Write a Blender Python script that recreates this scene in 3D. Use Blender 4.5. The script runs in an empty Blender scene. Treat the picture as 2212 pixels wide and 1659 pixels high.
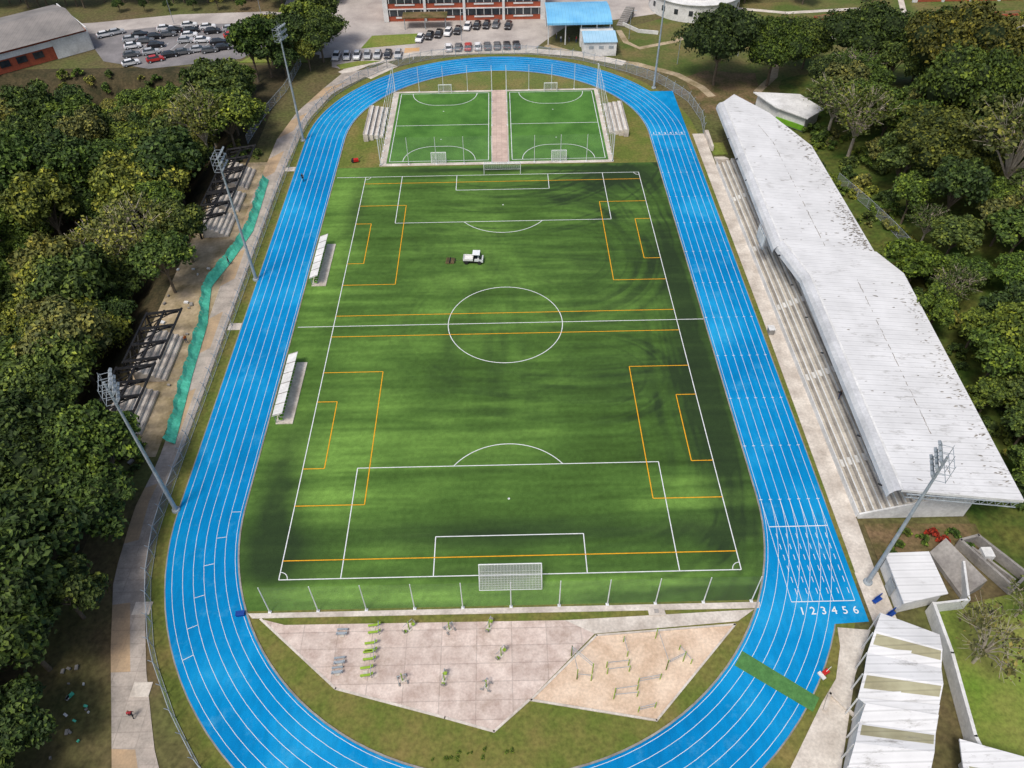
import bpy, math, random
import numpy as np
from mathutils import Vector, Matrix
random.seed(7); RNG=np.random.default_rng(11)
sc=bpy.context.scene
# ------------------------------------------------------------------ helpers
def srgb(r,g,b):
    return tuple(((c/255.)/12.92 if c/255.<=0.04045 else ((c/255.+0.055)/1.055)**2.4) for c in (r,g,b))
def newmat(name):
    m=bpy.data.materials.new(name); m.use_nodes=True
    nt=m.node_tree; b=nt.nodes["Principled BSDF"]
    return m,nt,b
def N(nt,t,**k):
    n=nt.nodes.new(t)
    for a,v in k.items(): setattr(n,a,v)
    return n
def ramp(nt,src,stops):
    r=N(nt,'ShaderNodeValToRGB'); e=r.color_ramp.elements
    e[0].position=stops[0][0]; e[0].color=(*stops[0][1],1)
    e[1].position=stops[-1][0]; e[1].color=(*stops[-1][1],1)
    for p,c in stops[1:-1]:
        x=e.new(p); x.color=(*c,1)
    nt.links.new(src,r.inputs[0]); return r.outputs[0]
def noise(nt,scale,detail=4,stretch=None,rough=0.6,coord='Object'):
    tc=N(nt,'ShaderNodeTexCoord'); n=N(nt,'ShaderNodeTexNoise')
    n.inputs['Scale'].default_value=scale; n.inputs['Detail'].default_value=detail; n.inputs['Roughness'].default_value=rough
    src=tc.outputs[coord]
    if stretch:
        mp=N(nt,'ShaderNodeMapping'); mp.inputs['Scale'].default_value=stretch
        nt.links.new(src,mp.inputs[0]); src=mp.outputs[0]
    nt.links.new(src,n.inputs['Vector']); return n.outputs['Fac']
def mixc(nt,f,a,b,mode='MIX'):
    m=N(nt,'ShaderNodeMix',data_type='RGBA',blend_type=mode)
    for s,v in ((m.inputs[0],f),(m.inputs[6],a),(m.inputs[7],b)):
        if isinstance(v,(int,float)): s.default_value=v
        elif isinstance(v,tuple): s.default_value=(*v[:3],1)
        else: nt.links.new(v,s)
    return m.outputs[2]
def mat(name,c1,c2=None,scale=0.5,fine=6.0,fineamt=0.25,rough=0.85,metal=0,stretch=None,lo=0.35,hi=0.65,spec=0.25):
    m,nt,b=newmat(name)
    c2=c2 or tuple(x*0.8 for x in c1)
    base=ramp(nt,noise(nt,scale,5,stretch),[(lo,c1),(hi,c2)])
    if fineamt>0:
        f=ramp(nt,noise(nt,fine,3),[(0.3,(1-fineamt,)*3),(0.7,(1+fineamt*0.4,)*3)])
        base=mixc(nt,1.0,base,f,'MULTIPLY')
    nt.links.new(base,b.inputs['Base Color'])
    b.inputs['Roughness'].default_value=rough; b.inputs['Metallic'].default_value=metal
    b.inputs['Specular IOR Level'].default_value=spec
    return m
def alpha_mat(name,col,alpha):
    m,nt,b=newmat(name); b.inputs['Base Color'].default_value=(*col,1); b.inputs['Alpha'].default_value=alpha; b.inputs['Roughness'].default_value=0.7
    return m
class B:
    def __init__(s): s.v=[];s.f=[];s.m=[]
    def poly(s,pts,mi=0):
        k=len(s.v); s.v+= [tuple(p) for p in pts]; s.f.append(tuple(range(k,k+len(pts)))); s.m.append(mi)
    def box(s,cx,cy,cz,sx,sy,sz,mi=0,rz=0,piv=None):
        c,sn=math.cos(rz),math.sin(rz); P=[]
        for dz in (-.5,.5):
            for dx,dy in ((-.5,-.5),(.5,-.5),(.5,.5),(-.5,.5)):
                x,y=dx*sx,dy*sy; P.append((cx+x*c-y*sn,cy+x*sn+y*c,cz+dz*sz))
        s.hexa(P,mi)
    def hexa(s,P,mi=0):
        k=len(s.v); s.v+=[tuple(p) for p in P]
        for f in ((3,2,1,0),(4,5,6,7),(0,1,5,4),(1,2,6,5),(2,3,7,6),(3,0,4,7)):
            s.f.append(tuple(k+i for i in f)); s.m.append(mi)
    def prism(s,poly,z0,z1,mi=0,top=None):
        a=sum(poly[i][0]*poly[(i+1)%len(poly)][1]-poly[(i+1)%len(poly)][0]*poly[i][1] for i in range(len(poly)))
        if a<0: poly=poly[::-1]
        n=len(poly); s.poly([(x,y,z1) for x,y in poly],mi if top is None else top)
        for i in range(n):
            a,b=poly[i],poly[(i+1)%n]; s.poly([(a[0],a[1],z0),(b[0],b[1],z0),(b[0],b[1],z1),(a[0],a[1],z1)],mi)
    def cyl(s,p0,p1,r0,r1=None,n=6,mi=0,cap=True):
        r1=r0 if r1 is None else r1
        p0,p1=Vector(p0),Vector(p1); d=(p1-p0)
        if d.length<1e-6: return
        d.normalize(); a=d.orthogonal().normalized(); b=d.cross(a); k=len(s.v)
        for p,r in ((p0,r0),(p1,r1)):
            for i in range(n):
                t=2*math.pi*i/n; s.v.append(tuple(p+a*(r*math.cos(t))+b*(r*math.sin(t))))
        for i in range(n):
            j=(i+1)%n; s.f.append((k+i,k+j,k+n+j,k+n+i)); s.m.append(mi)
        if cap:
            s.f.append(tuple(k+i for i in range(n))[::-1]); s.m.append(mi)
            s.f.append(tuple(k+n+i for i in range(n))); s.m.append(mi)
    def ribbon(s,path,w,z,mi=0,closed=False,off=0):
        n=len(path); L=[];R=[]
        for i in range(n):
            if closed: a,b=path[i-1],path[(i+1)%n]
            else: a,b=path[max(i-1,0)],path[min(i+1,n-1)]
            dx,dy=b[0]-a[0],b[1]-a[1]; l=math.hypot(dx,dy) or 1; nx,ny=-dy/l,dx/l
            x,y=path[i]; L.append((x+nx*(w/2+off),y+ny*(w/2+off),z)); R.append((x-nx*(w/2-off),y-ny*(w/2-off),z))
        for i in range(n if closed else n-1):
            j=(i+1)%n; s.poly([R[i],R[j],L[j],L[i]],mi)
    def wall(s,path,z0,z1,th,mi=0,top=None):
        for a,b in zip(path,path[1:]):
            l=math.hypot(b[0]-a[0],b[1]-a[1]); s.box((a[0]+b[0])/2,(a[1]+b[1])/2,(z0+z1)/2,l+th*0.5,th,z1-z0,mi,math.atan2(b[1]-a[1],b[0]-a[0]))
    def obj(s,name,mats,parent=None,loc=None,smooth=False):
        me=bpy.data.meshes.new(name); me.from_pydata(s.v,[],s.f)
        for m in mats: me.materials.append(m)
        me.polygons.foreach_set('material_index',s.m)
        if smooth: me.polygons.foreach_set('use_smooth',[True]*len(s.f))
        me.update(); o=bpy.data.objects.new(name,me); sc.collection.objects.link(o)
        if parent: o.parent=parent
        if loc: o.location=loc
        return o
def empty(name,loc=(0,0,0)):
    o=bpy.data.objects.new(name,None); o.location=loc; o.empty_display_size=0.1; sc.collection.objects.link(o); return o
def arc(cx,cy,r,a0,a1,n=32):
    return [(cx+r*math.cos(math.radians(a0+(a1-a0)*i/n)),cy+r*math.sin(math.radians(a0+(a1-a0)*i/n))) for i in range(n+1)]
# ------------------------------------------------------------------ materials
M={}
M['ground']=mat('ground_mat',srgb(92,98,52),srgb(104,90,64),0.06,1.5,0.45,0.95)
M['infield']=mat('infield_grass_mat',srgb(98,110,46),srgb(128,116,66),0.16,2.0,0.35,0.95,lo=0.42,hi=0.7)
M['lawn']=mat('lawn_mat',srgb(104,132,46),srgb(132,134,68),0.12,2.0,0.35,0.95)
M['parklawn']=mat('park_lawn_mat',srgb(84,100,44),srgb(116,106,66),0.09,1.5,0.35,0.95,lo=.4,hi=.62)
M['slope']=mat('hillside_grass_mat',srgb(62,88,30),srgb(98,100,46),0.18,1.2,0.5,0.95)
M['forestfloor']=mat('forest_floor_mat',srgb(52,52,32),srgb(82,72,50),0.25,2.0,0.4,0.95)
M['soil']=mat('soil_mat',srgb(128,106,78),srgb(88,86,48),0.3,2.0,0.4,0.95)
M['white']=mat('white_paint_mat',(0.76,0.78,0.78),(0.62,0.64,0.64),0.8,5,0.1,0.6)
M['yellow']=mat('yellow_line_mat',srgb(232,168,34),srgb(212,148,28),2,5,0.1,0.8)
M['whitewall']=mat('white_wall_mat',(0.76,0.76,0.74),(0.58,0.58,0.56),0.4,3,0.15,0.7)
M['conc']=mat('concrete_mat',srgb(216,208,196),srgb(180,170,158),0.35,3,0.2,0.9)
M['concd']=mat('grey_concrete_mat',srgb(158,154,148),srgb(126,122,118),0.4,3,0.2,0.9)
M['sand']=mat('sand_mat',srgb(224,202,178),srgb(198,172,146),0.3,3,0.2,0.95)
M['dirt']=mat('dirt_mat',srgb(186,168,140),srgb(140,126,94),0.3,2,0.25,0.95)
M['asphalt']=mat('asphalt_mat',srgb(188,180,172),srgb(158,150,144),0.15,3,0.15,0.9)
M['asphaltd']=mat('dark_asphalt_mat',srgb(136,132,132),srgb(110,108,108),0.2,3,0.15,0.9)
M['brick']=mat('brick_mat',srgb(176,92,66),srgb(152,80,60),0.8,5,0.25,0.9)
M['steel']=mat('galvanised_steel_mat',srgb(168,176,180),srgb(140,148,154),1.0,5,0.1,0.5,metal=0.1)
M['black']=mat('black_steel_mat',(0.008,0.008,0.01),(0.018,0.018,0.018),1,5,0.1,0.5)
M['glass']=mat('dark_glass_mat',(0.02,0.025,0.03),(0.04,0.05,0.06),1,5,0.0,0.15,spec=0.6)
M['tyre']=mat('tyre_mat',(0.02,0.02,0.02),(0.03,0.03,0.03),1,5,0.0,0.9)
M['green']=mat('lime_green_paint_mat',srgb(150,180,62),srgb(126,156,52),1,5,0.1,0.5)
M['seatgreen']=mat('green_seat_mat',srgb(120,176,50),srgb(100,150,40),1,5,0.1,0.5)
M['red']=mat('red_paint_mat',srgb(190,40,36),srgb(170,34,30),1,5,0.1,0.5)
M['bluep']=mat('blue_paint_mat',srgb(30,70,150),srgb(26,60,130),1,5,0.1,0.5)
M['lampglass']=mat('lamp_glass_mat',(0.5,0.52,0.55),(0.6,0.62,0.65),1,5,0,0.2)
M['chain']=alpha_mat('chain_link_mat',(0.42,0.43,0.43),0.25)
M['netw']=alpha_mat('white_net_mat',(0.75,0.75,0.75),0.22)
M['netb']=alpha_mat('ball_net_mat',(0.7,0.72,0.7),0.03)
M['teal']=mat('teal_mesh_mat',srgb(104,220,186),srgb(76,184,150),1.2,4,0.25,0.8)
M['matgreen']=mat('green_carpet_mat',srgb(84,132,72),srgb(70,114,62),1.5,8,0.2,0.95)
def roofmat(name,c1,c2,axis,pitch,line=0.75,dirt=(0.16,0.145,0.115),damt=.65,dlo=.56):
    m,nt,b=newmat(name)
    tc=N(nt,'ShaderNodeTexCoord'); sx=N(nt,'ShaderNodeSeparateXYZ'); nt.links.new(tc.outputs['Object'],sx.inputs[0])
    d=N(nt,'ShaderNodeMath',operation='MULTIPLY'); d.inputs[1].default_value=1/pitch; nt.links.new(sx.outputs[axis],d.inputs[0])
    fr=N(nt,'ShaderNodeMath',operation='FRACT'); nt.links.new(d.outputs[0],fr.inputs[0])
    ln=ramp(nt,fr.outputs[0],[(0.0,(line,)*3),(0.16,(1,1,1)),(0.5,(0.93,)*3),(0.9,(1,1,1)),(1.0,(line,)*3)])
    base=ramp(nt,noise(nt,0.22,5),[(0.35,c1),(0.7,c2)])
    base=mixc(nt,1.0,base,ln,'MULTIPLY')
    dm=ramp(nt,noise(nt,0.8,9,(0.35,1.2,1.0) if axis=='Y' else (1,.35,1),0.78),[(dlo,(0,0,0)),(dlo+.13,(1,1,1))])
    pm=ramp(nt,noise(nt,0.09,3),[(0.42,(.15,)*3),(0.6,(1,1,1))])
    dm=mixc(nt,1.0,dm,pm,'MULTIPLY')
    fac=N(nt,'ShaderNodeMath',operation='MULTIPLY'); fac.inputs[1].default_value=damt; nt.links.new(dm,fac.inputs[0])
    base=mixc(nt,fac.outputs[0],base,dirt)
    nt.links.new(base,b.inputs['Base Color']); b.inputs['Roughness'].default_value=0.6; b.inputs['Specular IOR Level'].default_value=.3
    return m
M['roof']=roofmat('white_metal_roof_mat',(0.74,0.74,0.73),(0.62,0.62,0.61),'Y',0.95,damt=.75,dlo=.54)
M['roofgrey']=roofmat('grey_metal_roof_mat',srgb(146,140,134),srgb(118,114,110),'X',1.0)
M['roofblue']=roofmat('blue_roof_mat',srgb(128,194,228),srgb(100,172,216),'X',0.9,damt=.2)
M['rooflblue']=roofmat('pale_blue_roof_mat',srgb(170,206,226),srgb(150,192,216),'X',0.9,damt=.2)
M['translucent']=roofmat('aged_skylight_mat',srgb(172,168,138),srgb(136,130,100),'Y',0.95)
def trackmat():
    m,nt,b=newmat('blue_track_mat')
    base=ramp(nt,noise(nt,0.05,4),[(0.35,srgb(0,114,172)),(0.52,srgb(4,132,190)),(0.66,srgb(34,154,206))])
    st=ramp(nt,noise(nt,1.6,4,(1,0.25,1)),[(0.3,(0.86,)*3),(0.7,(1.08,)*3)])
    base=mixc(nt,1.0,base,st,'MULTIPLY')
    f=ramp(nt,noise(nt,9,2),[(0.3,(0.88,)*3),(0.7,(1.06,)*3)])
    base=mixc(nt,1.0,base,f,'MULTIPLY')
    pm=ramp(nt,noise(nt,0.25,8,None,0.75),[(0.55,(0,0,0)),(0.78,(0.5,)*3)])
    base=mixc(nt,pm,base,srgb(92,172,206))
    nt.links.new(base,b.inputs['Base Color']); b.inputs['Roughness'].default_value=0.9; b.inputs['Specular IOR Level'].default_value=0.1; return m
M['track']=trackmat()
def slabmat(name,c1,c2,w,h,mort,stain=None):
    m,nt,b=newmat(name); tc=N(nt,'ShaderNodeTexCoord'); br=N(nt,'ShaderNodeTexBrick')
    br.offset=0.0; br.inputs['Scale'].default_value=1; br.inputs['Brick Width'].default_value=w; br.inputs['Row Height'].default_value=h
    br.inputs['Mortar Size'].default_value=0.06; br.inputs['Color1'].default_value=(1,1,1,1); br.inputs['Color2'].default_value=(0.86,0.86,0.86,1); br.inputs['Mortar'].default_value=(mort,)*3+(1,)
    nt.links.new(tc.outputs['Object'],br.inputs['Vector'])
    base=ramp(nt,noise(nt,0.4,7,None,0.7),[(0.38,c1),(0.62,c2)])
    base=mixc(nt,1.0,base,br.outputs['Color'],'MULTIPLY')
    f=ramp(nt,noise(nt,4,3),[(0.3,(0.85,)*3),(0.7,(1.05,)*3)]); base=mixc(nt,1.0,base,f,'MULTIPLY')
    if stain:
        pm=ramp(nt,noise(nt,0.22,8,None,0.75),[(0.52,(0,0,0)),(0.72,(0.7,)*3)]); base=mixc(nt,pm,base,stain)
    nt.links.new(base,b.inputs['Base Color']); b.inputs['Roughness'].default_value=0.9; return m
M['plaza']=slabmat('plaza_slab_mat',srgb(222,206,194),srgb(188,168,156),3.9,2.0,0.72,srgb(140,118,100))
M['walk']=slabmat('walkway_paving_mat',srgb(190,178,166),srgb(156,148,138),2.4,1.6,0.8)
M['walk2']=slabmat('tan_paving_mat',srgb(192,164,130),srgb(170,148,120),2.4,1.6,0.85)
M['seatstep']=slabmat('grandstand_step_mat',srgb(216,208,194),srgb(186,178,164),3.0,1.2,0.75)
def leafmat():
    m,nt,b=newmat('leaf_mat'); oi=N(nt,'ShaderNodeObjectInfo'); ge=N(nt,'ShaderNodeNewGeometry')
    cl=ramp(nt,noise(nt,0.42,2),[(0.3,(0.65,0.7,0.65)),(0.52,(1.05,1.05,1.0)),(0.72,(1.7,1.5,1.05))])
    base=mixc(nt,1.0,oi.outputs['Color'],cl,'MULTIPLY')
    c2=ramp(nt,noise(nt,1.5,2),[(0.35,(0.6,)*3),(0.65,(1.35,1.3,1.1))])
    base=mixc(nt,1.0,base,c2,'MULTIPLY')
    v=ramp(nt,ge.outputs['Random Per Island'],[(0.0,(0.45,0.5,0.5)),(0.6,(1.0,1.0,1.0)),(1.0,(1.9,1.7,1.2))])
    base=mixc(nt,1.0,base,v,'MULTIPLY')
    nt.links.new(base,b.inputs['Base Color']); b.inputs['Roughness'].default_value=0.65; b.inputs['Specular IOR Level'].default_value=0.2
    return m
M['leaf']=leafmat()
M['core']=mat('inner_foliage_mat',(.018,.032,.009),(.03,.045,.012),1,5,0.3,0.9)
M['bark']=mat('bark_mat',srgb(120,108,92),srgb(92,82,68),1.5,6,0.3,0.95)
M['palebark']=mat('pale_bark_mat',srgb(186,176,158),srgb(150,140,124),1.5,6,0.3,0.95)
def paint():
    m,nt,b=newmat('car_paint_mat'); oi=N(nt,'ShaderNodeObjectInfo'); nt.links.new(oi.outputs['Color'],b.inputs['Base Color'])
    b.inputs['Roughness'].default_value=0.3; b.inputs['Coat Weight'].default_value=0.3; return m
M['paint']=paint()
# ------------------------------------------------------------------ terrain
def sm(t): t=np.clip(t,0,1); return t*t*(3-2*t)
def th(x,y):
    x=np.asarray(x,float); y=np.asarray(y,float)
    g=-8*sm((-57.5-x)/14)*sm((97-y)/9)
    h=5*sm((x-64)/25)*sm((90-y)/20)
    return g+h-0.08
xs=np.concatenate([np.linspace(-1500,-170,14),np.arange(-160,160,2.5),np.linspace(170,1500,14)])
ys=np.concatenate([np.linspace(-1200,-110,12),np.arange(-100,160,2.5),np.linspace(170,2500,18)])
X,Y=np.meshgrid(xs,ys); Z=th(X,Y)
b=B(); nx,ny=len(xs),len(ys)
b.v=[tuple(p) for p in np.stack([X.ravel(),Y.ravel(),Z.ravel()],-1)]
for j in range(ny-1):
    for i in range(nx-1):
        b.f.append((j*nx+i,j*nx+i+1,(j+1)*nx+i+1,(j+1)*nx+i))
        cx,cy=(xs[i]+xs[i+1])/2,(ys[j]+ys[j+1])/2
        b.m.append(1 if (cx<-53 and cy<100) else (2 if (cx>57 and cy<95) else 0))
b.obj('ground',[M['ground'],M['forestfloor'],M['slope']],smooth=True)
# ------------------------------------------------------------------ track
XC,YB,YT=-0.95,-34.8,61.0
def oval(R,n=56):
    return [(XC+R*math.cos(t),YT+R*math.sin(t)) for t in np.linspace(0,math.pi,n)]+[(XC+R*math.cos(t),YB+R*math.sin(t)) for t in np.linspace(math.pi,2*math.pi,n)]
def ring(b,r0,r1,z,mi=0):
    A,Bq=oval(r0),oval(r1)
    for i in range(len(A)):
        j=(i+1)%len(A); b.poly([(*A[i],z),(*Bq[i],z),(*Bq[j],z),(*A[j],z)],mi)
b=B(); b.poly([(*p,-0.03) for p in oval(41.2)]); b.obj('infield_grass',[M['infield']])
b=B(); b.poly([(*p,-0.055) for p in oval(43.4)]); b.obj('track_verge_grass',[M['infield']])
b=B(); ring(b,32.95,41.3,0.02)
b.poly([(32.0,60,0.012),(40.4,60,0.012),(40.4,81.2,0.012),(32.0,81.2,0.012)])
b.poly([(32.0,-34,0.012),(40.35,-34,0.012),(40.35,-52.2,0.012),(32.0,-52.6,0.012)])
b.obj('running_track',[M['track']])
R1=33.25
b=B()
for i in range(7):
    R=R1+1.22*i; ring(b,R-0.025,R+0.025,0.036)
    x=XC+R
    b.ribbon([(x,60.9),(x,62)],0.06,0.034)
    b.ribbon([(x,-34.7),(x,-49.6)],0.06,0.034)
b.ribbon([(XC+R1,-39.4),(XC+R1+7.32,-39.4)],0.12,0.048); b.ribbon([(XC+R1,-49.6),(XC+R1+7.32,-49.6)],0.1,0.048)
b.ribbon([(XC+R1,60.3),(XC+R1+7.32,60.3)],0.1,0.048)
for y in np.arange(-35.3,60,8.9):
    for i in range(7):
        x=XC+R1+1.22*i; b.ribbon([(x-0.2,y),(x+0.2,y)],0.09,0.05)
for i,y in enumerate((-35.4,-39.2,-43.0,-47.2,-51.0,-54.6)):
    r=R1+1.22*i; rr0,rr1=r,r+1.22
    s_=(y-YB)/(r+0.6); a=math.pi+math.asin(-s_)
    b.ribbon([(XC+rr0*math.cos(a),YB+rr0*math.sin(a)),(XC+rr1*math.cos(a),YB+rr1*math.sin(a))],0.07,0.048)
for i in range(6):
    for k in range(6):
        y=-40.4-k*1.5; x=XC+R1+1.22*(i+0.5)+0.05*k
        b.ribbon([(x,y),(x+0.02,y-0.75)],0.07,0.05)
b.obj('lane_lines',[M['white']])
def digits(t,x,y,h,name,rz=0):
    cu=bpy.data.curves.new(name,'FONT'); cu.body=t; cu.size=h/0.72; cu.align_x='CENTER'; cu.extrude=0; cu.offset=0.01
    o=bpy.data.objects.new(name,cu); o.location=(x,y,0.055); o.rotation_euler[2]=rz; sc.collection.objects.link(o); cu.materials.append(M['white']); return o
for i in range(6):
    digits(str(i+1),XC+R1+1.22*(i+0.5)+0.3,-51.2,0.95,'lane_number')
    digits(str(i+1),XC+R1+1.22*(i+0.5),60.6,0.8,'lane_number')
b=B(); ring(b,32.74,32.95,0.07); ring(b,41.3,41.45,0.0); b.obj('track_kerb',[M['concd']])
# ------------------------------------------------------------------ main turf with vertex colour
st=0.2
gx=np.arange(-33.8,32.01,st); gy=np.arange(-49.2,49.2,st)
GX,GY=np.meshgrid(gx,gy)
def vnoise(x,y,s,seed):
    r=np.random.default_rng(seed); n=256; g=r.random((n,n))
    u=x*s+1000.3; v=y*s+1000.7; i=np.floor(u).astype(int); j=np.floor(v).astype(int); fu=u-i; fv=v-j
    fu=fu*fu*(3-2*fu); fv=fv*fv*(3-2*fv)
    a=g[j%n,i%n];b_=g[j%n,(i+1)%n];c=g[(j+1)%n,i%n];d=g[(j+1)%n,(i+1)%n]
    return (a*(1-fu)+b_*fu)*(1-fv)+(c*(1-fu)+d*fu)*fv
def fbm(x,y,s,seed,o=4):
    t=0;a=0.5;w=0
    for k in range(o): t=t+a*vnoise(x,y,s*2**k,seed+k); w+=a; a*=0.55
    return t/w
def stripes(v,p,seed):
    return np.clip(vnoise(v,np.zeros_like(v)+seed*3.3,2.1/p,seed)*2.6-1.15,0,1)
wx=GX+3*(fbm(GX,GY,0.08,3)-.5); wy=GY+3*(fbm(GX,GY,0.08,9)-.5)
streak=fbm(GX*0.1,GY*1.2,0.6,21,3)
streak2=fbm(GX*0.25,GY*2.5,0.8,25,2)
big=fbm(wx,wy,0.07,31,4)
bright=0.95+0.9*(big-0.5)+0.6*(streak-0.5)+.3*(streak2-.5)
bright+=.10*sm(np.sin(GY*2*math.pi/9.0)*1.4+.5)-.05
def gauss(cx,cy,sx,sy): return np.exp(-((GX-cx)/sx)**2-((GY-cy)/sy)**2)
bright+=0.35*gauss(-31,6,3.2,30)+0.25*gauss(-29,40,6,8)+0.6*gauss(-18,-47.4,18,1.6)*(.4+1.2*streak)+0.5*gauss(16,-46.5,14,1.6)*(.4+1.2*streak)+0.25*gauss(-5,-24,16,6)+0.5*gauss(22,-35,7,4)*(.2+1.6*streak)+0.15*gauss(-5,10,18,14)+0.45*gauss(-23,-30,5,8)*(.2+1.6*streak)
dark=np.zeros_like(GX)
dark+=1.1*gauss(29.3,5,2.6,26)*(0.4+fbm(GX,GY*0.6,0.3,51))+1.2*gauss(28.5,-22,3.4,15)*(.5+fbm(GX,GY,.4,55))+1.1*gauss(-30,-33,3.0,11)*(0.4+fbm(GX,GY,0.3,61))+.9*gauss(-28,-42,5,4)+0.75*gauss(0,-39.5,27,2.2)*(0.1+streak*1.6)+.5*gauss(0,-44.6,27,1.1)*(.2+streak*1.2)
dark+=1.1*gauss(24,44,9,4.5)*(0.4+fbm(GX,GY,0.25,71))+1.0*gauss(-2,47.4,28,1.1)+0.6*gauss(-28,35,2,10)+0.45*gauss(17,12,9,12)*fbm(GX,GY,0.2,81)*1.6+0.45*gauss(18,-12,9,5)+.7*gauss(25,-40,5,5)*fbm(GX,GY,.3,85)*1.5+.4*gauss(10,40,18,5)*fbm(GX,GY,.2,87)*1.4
px=np.abs(GX+0.5)/29.0; py=np.abs(GY)/47.5
d=(px**5+py**5)**0.2*29
dw=d+0.5*(fbm(GX,GY,0.06,91)-.5)*6
loops=stripes(dw,.9,401)*sm((d-18)/6)*sm((GX+8)/20)*np.clip(fbm(GX,GY,0.07,95)*2.2-.45,0,1)
def arcs(cx,cy,r0,r1,p,seed,asp=1.0):
    r=np.hypot(GX-cx,(GY-cy)*asp)+0.8*(fbm(GX,GY,0.05,seed)-.5)
    return stripes(r,p,seed+300)*sm((r-r0)/2)*sm((r1-r)/2)
trk=.9*loops+0.65*arcs(10,18,6,21,1.0,101)*sm((GX-2)/8)+0.55*arcs(12,-12,7,17,.9,103,1.3)*sm((GX-10)/6)
trk+=0.6*arcs(0,62,18,40,1.1,105)*sm((GX+18)/12)+0.55*stripes(GY+1.4*np.sin(GX*0.13),1.0,411)*gauss(8,-13,24,9)
trk+=0.5*stripes(GX*0.12+GY,1.2,413)*gauss(10,20,22,8)
trk+=.6*arcs(20,-36,5,13,.9,107)*sm((GX-20)/5)*sm((-34-GY)/5)+.4*stripes(GY-.03*GX,1.1,417)*gauss(0,-30,26,12)*streak
trk+=.4*arcs(-22,20,5,24,1.2,109)*fbm(GX,GY,.1,113)+.4*arcs(-2,0,11,19,1.1,115)*fbm(GX,GY,.1,117)
trk*=np.clip(1.9*fbm(GX,GY,0.25,111)-.15,0,1.2)
chev=gauss(-3,-3,11,16)*np.clip(fbm(GX*0.8,GY*0.12,0.6,121)*2.6-1.1,0,1)*0.6
chev+=gauss(-3,14,16,10)*np.clip(fbm(GX*0.7+GY*.3,GY*0.15,0.5,125)*2.6-1.2,0,1)*0.5
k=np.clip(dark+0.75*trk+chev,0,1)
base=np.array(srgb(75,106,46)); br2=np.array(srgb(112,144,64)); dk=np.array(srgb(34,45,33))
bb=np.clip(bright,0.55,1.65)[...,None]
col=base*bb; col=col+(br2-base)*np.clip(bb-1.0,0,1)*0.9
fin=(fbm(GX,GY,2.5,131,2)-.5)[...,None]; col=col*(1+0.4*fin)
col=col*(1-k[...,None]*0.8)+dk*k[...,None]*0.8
nx_,ny_=len(gx),len(gy)
idx=np.arange(nx_*ny_).reshape(ny_,nx_)
q=np.stack([idx[:-1,:-1],idx[:-1,1:],idx[1:,1:],idx[1:,:-1]],-1).reshape(-1,4)
fx=(GX[:-1,:-1]+st/2).ravel(); fy=(GY[:-1,:-1]+st/2).ravel()
keep=(fy>=YB)|(np.hypot(fx-XC,fy-YB)<33.0); q=q[keep]
me=bpy.data.meshes.new('football_turf'); nv=nx_*ny_
me.vertices.add(nv); me.vertices.foreach_set('co',np.stack([GX.ravel(),GY.ravel(),np.zeros(nv)],-1).astype(np.float32).ravel())
me.loops.add(q.size); me.loops.foreach_set('vertex_index',q.ravel().astype(np.int32))
me.polygons.add(len(q)); me.polygons.foreach_set('loop_start',np.arange(0,q.size,4,dtype=np.int32)); 
me.update(calc_edges=True); me.validate()
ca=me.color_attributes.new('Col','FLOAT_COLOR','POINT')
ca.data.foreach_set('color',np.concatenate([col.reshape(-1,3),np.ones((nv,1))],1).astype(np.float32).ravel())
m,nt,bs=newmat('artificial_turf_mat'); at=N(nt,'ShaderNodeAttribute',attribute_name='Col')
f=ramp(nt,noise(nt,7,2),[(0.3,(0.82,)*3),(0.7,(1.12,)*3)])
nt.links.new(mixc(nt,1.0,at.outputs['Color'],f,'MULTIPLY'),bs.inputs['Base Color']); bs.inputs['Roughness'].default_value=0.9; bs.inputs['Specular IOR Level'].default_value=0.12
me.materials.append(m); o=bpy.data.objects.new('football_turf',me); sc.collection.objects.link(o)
b=B(); w=27.5;h=45.25;LW=0.12;z=0.02
b.ribbon([(-w,-h),(w,-h)],LW,z);b.ribbon([(-33.3,h),(w,h)],LW,z);b.ribbon([(-w,-h),(-w,h)],LW,z+.004);b.ribbon([(w,-h),(w,h)],LW,z+.004)
b.ribbon([(-33.2,0.0),(31.8,0.0)],LW,z)
b.ribbon(arc(0,0,9.15,0,360,72)[:-1],LW,z+.004,closed=True)
for s in (-1,1):
    for pw,pd in ((20.16,16.5),(9.16,5.5)):
        b.ribbon([(-pw,s*h),(-pw,s*(h-pd))],LW,z+.004);b.ribbon([(pw,s*h),(pw,s*(h-pd))],LW,z+.004);b.ribbon([(-pw,s*(h-pd)),(pw,s*(h-pd))],LW,z)
    a0=math.degrees(math.asin(5.5/9.15))
    cy=s*(h-11)
    b.ribbon(arc(0,cy,9.15,-s*a0,-s*(180-a0),30),LW,z+.004)
    b.ribbon(arc(0,cy,0.1,0,360,12)[:-1],0.1,z,closed=True)
    for sx in (-1,1):
        A=arc(sx*w,s*h,1.0,0,90,8)
        b.ribbon([(sx*w-sx*(p[0]-sx*w),s*h-s*(p[1]-s*h)) for p in A],LW*0.8,z+.008)
b.obj('pitch_lines',[M['white']])
b=B(); LW=0.13; z=0.03
for s in (-1,1):
    b.ribbon([(-w,s*2.5),(w,s*2.5)],LW,z); b.ribbon([(-w,s*42.7),(w,s*42.7)],LW,z)
    for sx in (-1,1):
        for x,y0,y1 in ((18.55,10.5,34.7),(24.6,16.5,28.7)):
            b.ribbon([(sx*w,s*y0),(sx*x,s*y0)],LW,z);b.ribbon([(sx*w,s*y1),(sx*x,s*y1)],LW,z);b.ribbon([(sx*x,s*y0),(sx*x,s*y1)],LW,z+.004)
b.obj('training_lines',[M['yellow']])
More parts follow.
